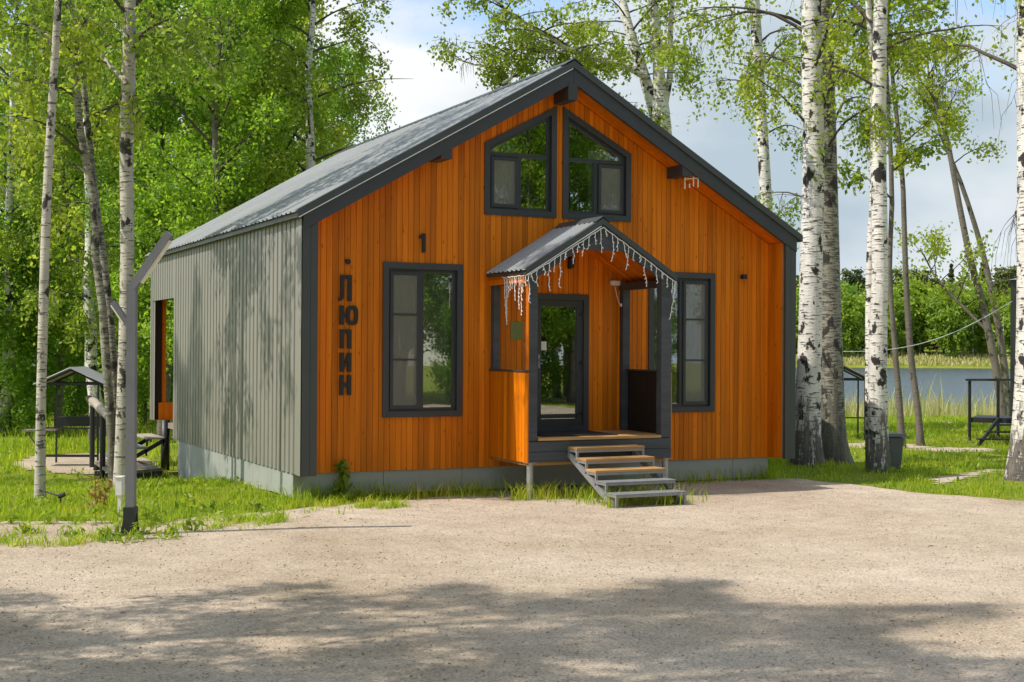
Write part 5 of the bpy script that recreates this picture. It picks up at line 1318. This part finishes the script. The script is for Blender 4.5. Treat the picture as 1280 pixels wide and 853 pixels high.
d0 = 30.0
ld = thing('landing', 'dark steel landing with handrail and short steps by the right edge', 'landing', ground_at(1240, 556, 0.0))
def pt(px, py, d): return at(px, py, d)
def gpt(px, d): p = at(px, 540, d); p[2] = float(hgt(p[0], p[1])); return p
for px, d, py in ((1212, 30.0, 476), (1247.5, 29.6, 476), (1290, 29.4, 476)):
    p = gpt(px, d); t_ = at(px, py, d); m_ = MB(); m_.bar(p-ZV*0.1, t_, 0.055, 0.055, RV); m_.build('post', 'blackmetal', ld)
m_ = MB(); m_.bar(at(1207, 475, 30.0), at(1300, 475, 29.4), 0.07, 0.05); m_.build('handrail', 'blackmetal', ld)
lz = at(1212, 522, 30.0)[2]
a = gpt(1214, 30.0); b = gpt(1305, 29.4); m_ = MB(); f4 = [a, b, b+FV*1.2, a+FV*1.2+RV*0.55]
m_.add([np.array([v[0], v[1], lz]) for v in f4]+[np.array([v[0], v[1], lz-0.11]) for v in f4], [(0,1,2,3),(7,6,5,4),(0,4,5,1),(1,5,6,2),(2,6,7,3),(3,7,4,0)]); m_.build('platform', 'blackmetal', ld)
for k in range(3):
    z = lz-0.12-0.14*k; a = at(1242-10*k, 527+9*k, 29.3-0.25*k); m_ = MB(); a[2] = z; m_.bar(a, a+RV*0.75, 0.24, 0.03); m_.build('tread', 'blackmetal', ld)
for off in (0.02, 0.73):
    a = at(1250, 524, 29.4)+RV*(off-0.06); b = at(1222, 556, 28.6)+RV*(off-0.02); b[2] = float(hgt(b[0], b[1])); m_ = MB(); m_.bar(a, b, 0.04, 0.07); m_.build('stringer', 'blackmetal', ld)

nb_ = thing('neighbour_cabin', 'dark corner of the neighbouring cabin behind the right edge birch', 'house', gpt(1300, 32))
a = gpt(1262.5, 31.0); ex = np.array([R2[0], R2[1], 0])
m_ = MB(); v = [a, a+ex*3.2, a+ex*3.2+FV*4, a+FV*4+ex*1.75]; z0, z1 = at(1264, 528, 31)[2], at(1264, 350, 31)[2]
m_.add([np.array([q[0], q[1], z0]) for q in v]+[np.array([q[0], q[1], z1]) for q in v], [(3,2,1,0),(4,5,6,7),(0,1,5,4),(1,2,6,5),(2,3,7,6),(3,0,4,7)]); m_.build('wall', 'trim', nb_)
m_ = MB(); v2 = [a-ex*0.06-FV*0.05, a+ex*3.3-FV*0.05, a+ex*3.3+FV*4.1, a+FV*4.1+ex*1.68]; ctr = sum(v2)/4
m_.add([np.array([q[0], q[1], z1+0.003]) for q in v2]+[np.array([ctr[0], ctr[1], z1+0.35])], [(0,1,4),(1,2,4),(2,3,4),(3,0,4),(3,2,1,0)]); m_.build('roof', 'roof', nb_)
for q in (a+ex*0.2+FV*0.2, a+ex*3+FV*0.2): m_ = MB(); m_.bar(np.array([q[0], q[1], float(hgt(q[0], q[1]))-0.1]), np.array([q[0], q[1], z0]), 0.12, 0.12, RV); m_.build('pile', 'blackmetal', nb_)
c0_, c1_ = at(1003, 438, 23.6), at(1265, 377, 31.0); m_ = MB()
m_.tube([c0_*(1-t)+c1_*t-ZV*0.42*math.sin(PI*t) for t in np.linspace(0, 1, 24)], 0.007, 6); tag(m_.build('cable', 'white'), 'white cable sagging from the birch to the neighbouring cabin', 'cable')
jt = CAM[:2]+247*F2+86*R2; jetty = thing('jetty', 'small dark jetty on the far shore', 'jetty', (jt[0], jt[1], -1.0))
m_ = MB(); o = np.array([jt[0], jt[1], -0.62]); m_.bar(o-RV*3, o+RV*3, 2.0, 0.22); m_.build('deck', 'blackmetal', jetty)
for k in (-3, 0, 3): m_ = MB(); m_.bar(o+RV*k-ZV*1.2, o+RV*k-ZV*0.15, 0.25, 0.25, RV); m_.build('pile', 'blackmetal', jetty)

# ------------------------------------------------------------------ single weeds
def weed(x, y, h, nl, kind, label, group=None, seed=0):
    r_ = np.random.default_rng(seed); z = float(hgt(x, y)); root = thing('weed', label, 'plant', (x, y, z), group)
    tub = Tubes(); C = []
    for k in range(3 if kind != 'rosette' else 1):
        dx, dy = r_.normal(size=2)*0.12*h; P = np.array([(0, 0, -0.02), (dx*0.4, dy*0.4, h*0.5), (dx, dy, h)]); tub.add(P, np.array([0.006, 0.005, 0.002]), 4)
        for _ in range(nl):
            t = r_.uniform(0.1, 1); C.append([dx*t, dy*t, h*t]+r_.normal(size=3)*np.array([0.05, 0.05, 0.02])*(1.3-t)*(1.8 if kind == 'rosette' else 1))
    link('stem', tub.mesh('stem', 'weed' if kind != 'dry' else 'drygrass'), root)
    link('leaves', quads_mesh('leaves', leaf_quads(r_, np.array(C), (0.075 if kind == 'tall' else 0.05) if kind != 'dry' else 0.035, 1.0, 2.2), 'weed' if kind != 'dry' else 'drygrass'), root)
weed(0.62, 0.28, 0.52, 22, 'tall', 'tall leafy weed growing against the front plinth near the left corner', None, 1)
q = ground_at(118, 640, 0); weed(q[0], q[1], 0.42, 26, 'dry', 'brown dry weed stems left of the lamp post', None, 2)
q = ground_at(128, 638, 0); weed(q[0], q[1], 0.36, 22, 'dry', 'orange brown dry weed nearest the utility box', None, 3)
for i, (px, py, h) in enumerate([(95, 672, 0.12), (30, 668, 0.10), (130, 676, 0.14), (150, 678, 0.18), (178, 674, 0.20), (195, 668, 0.22), (185, 655, 0.24), (215, 672, 0.12), (240, 664, 0.12), (285, 652, 0.14), (230, 640, 0.22), (120, 655, 0.2), (262, 640, 0.16), (318, 640, 0.12), (345, 648, 0.1), (200, 648, 0.26), (60, 655, 0.16), (10, 655, 0.14), (145, 660, 0.25)]):
    q = ground_at(px, py, 0.01); weed(q[0], q[1], h, 26, 'rosette', 'low green weed in the sandy strip around the lamp post foot', 'weeds around the lamp post', 20+i)
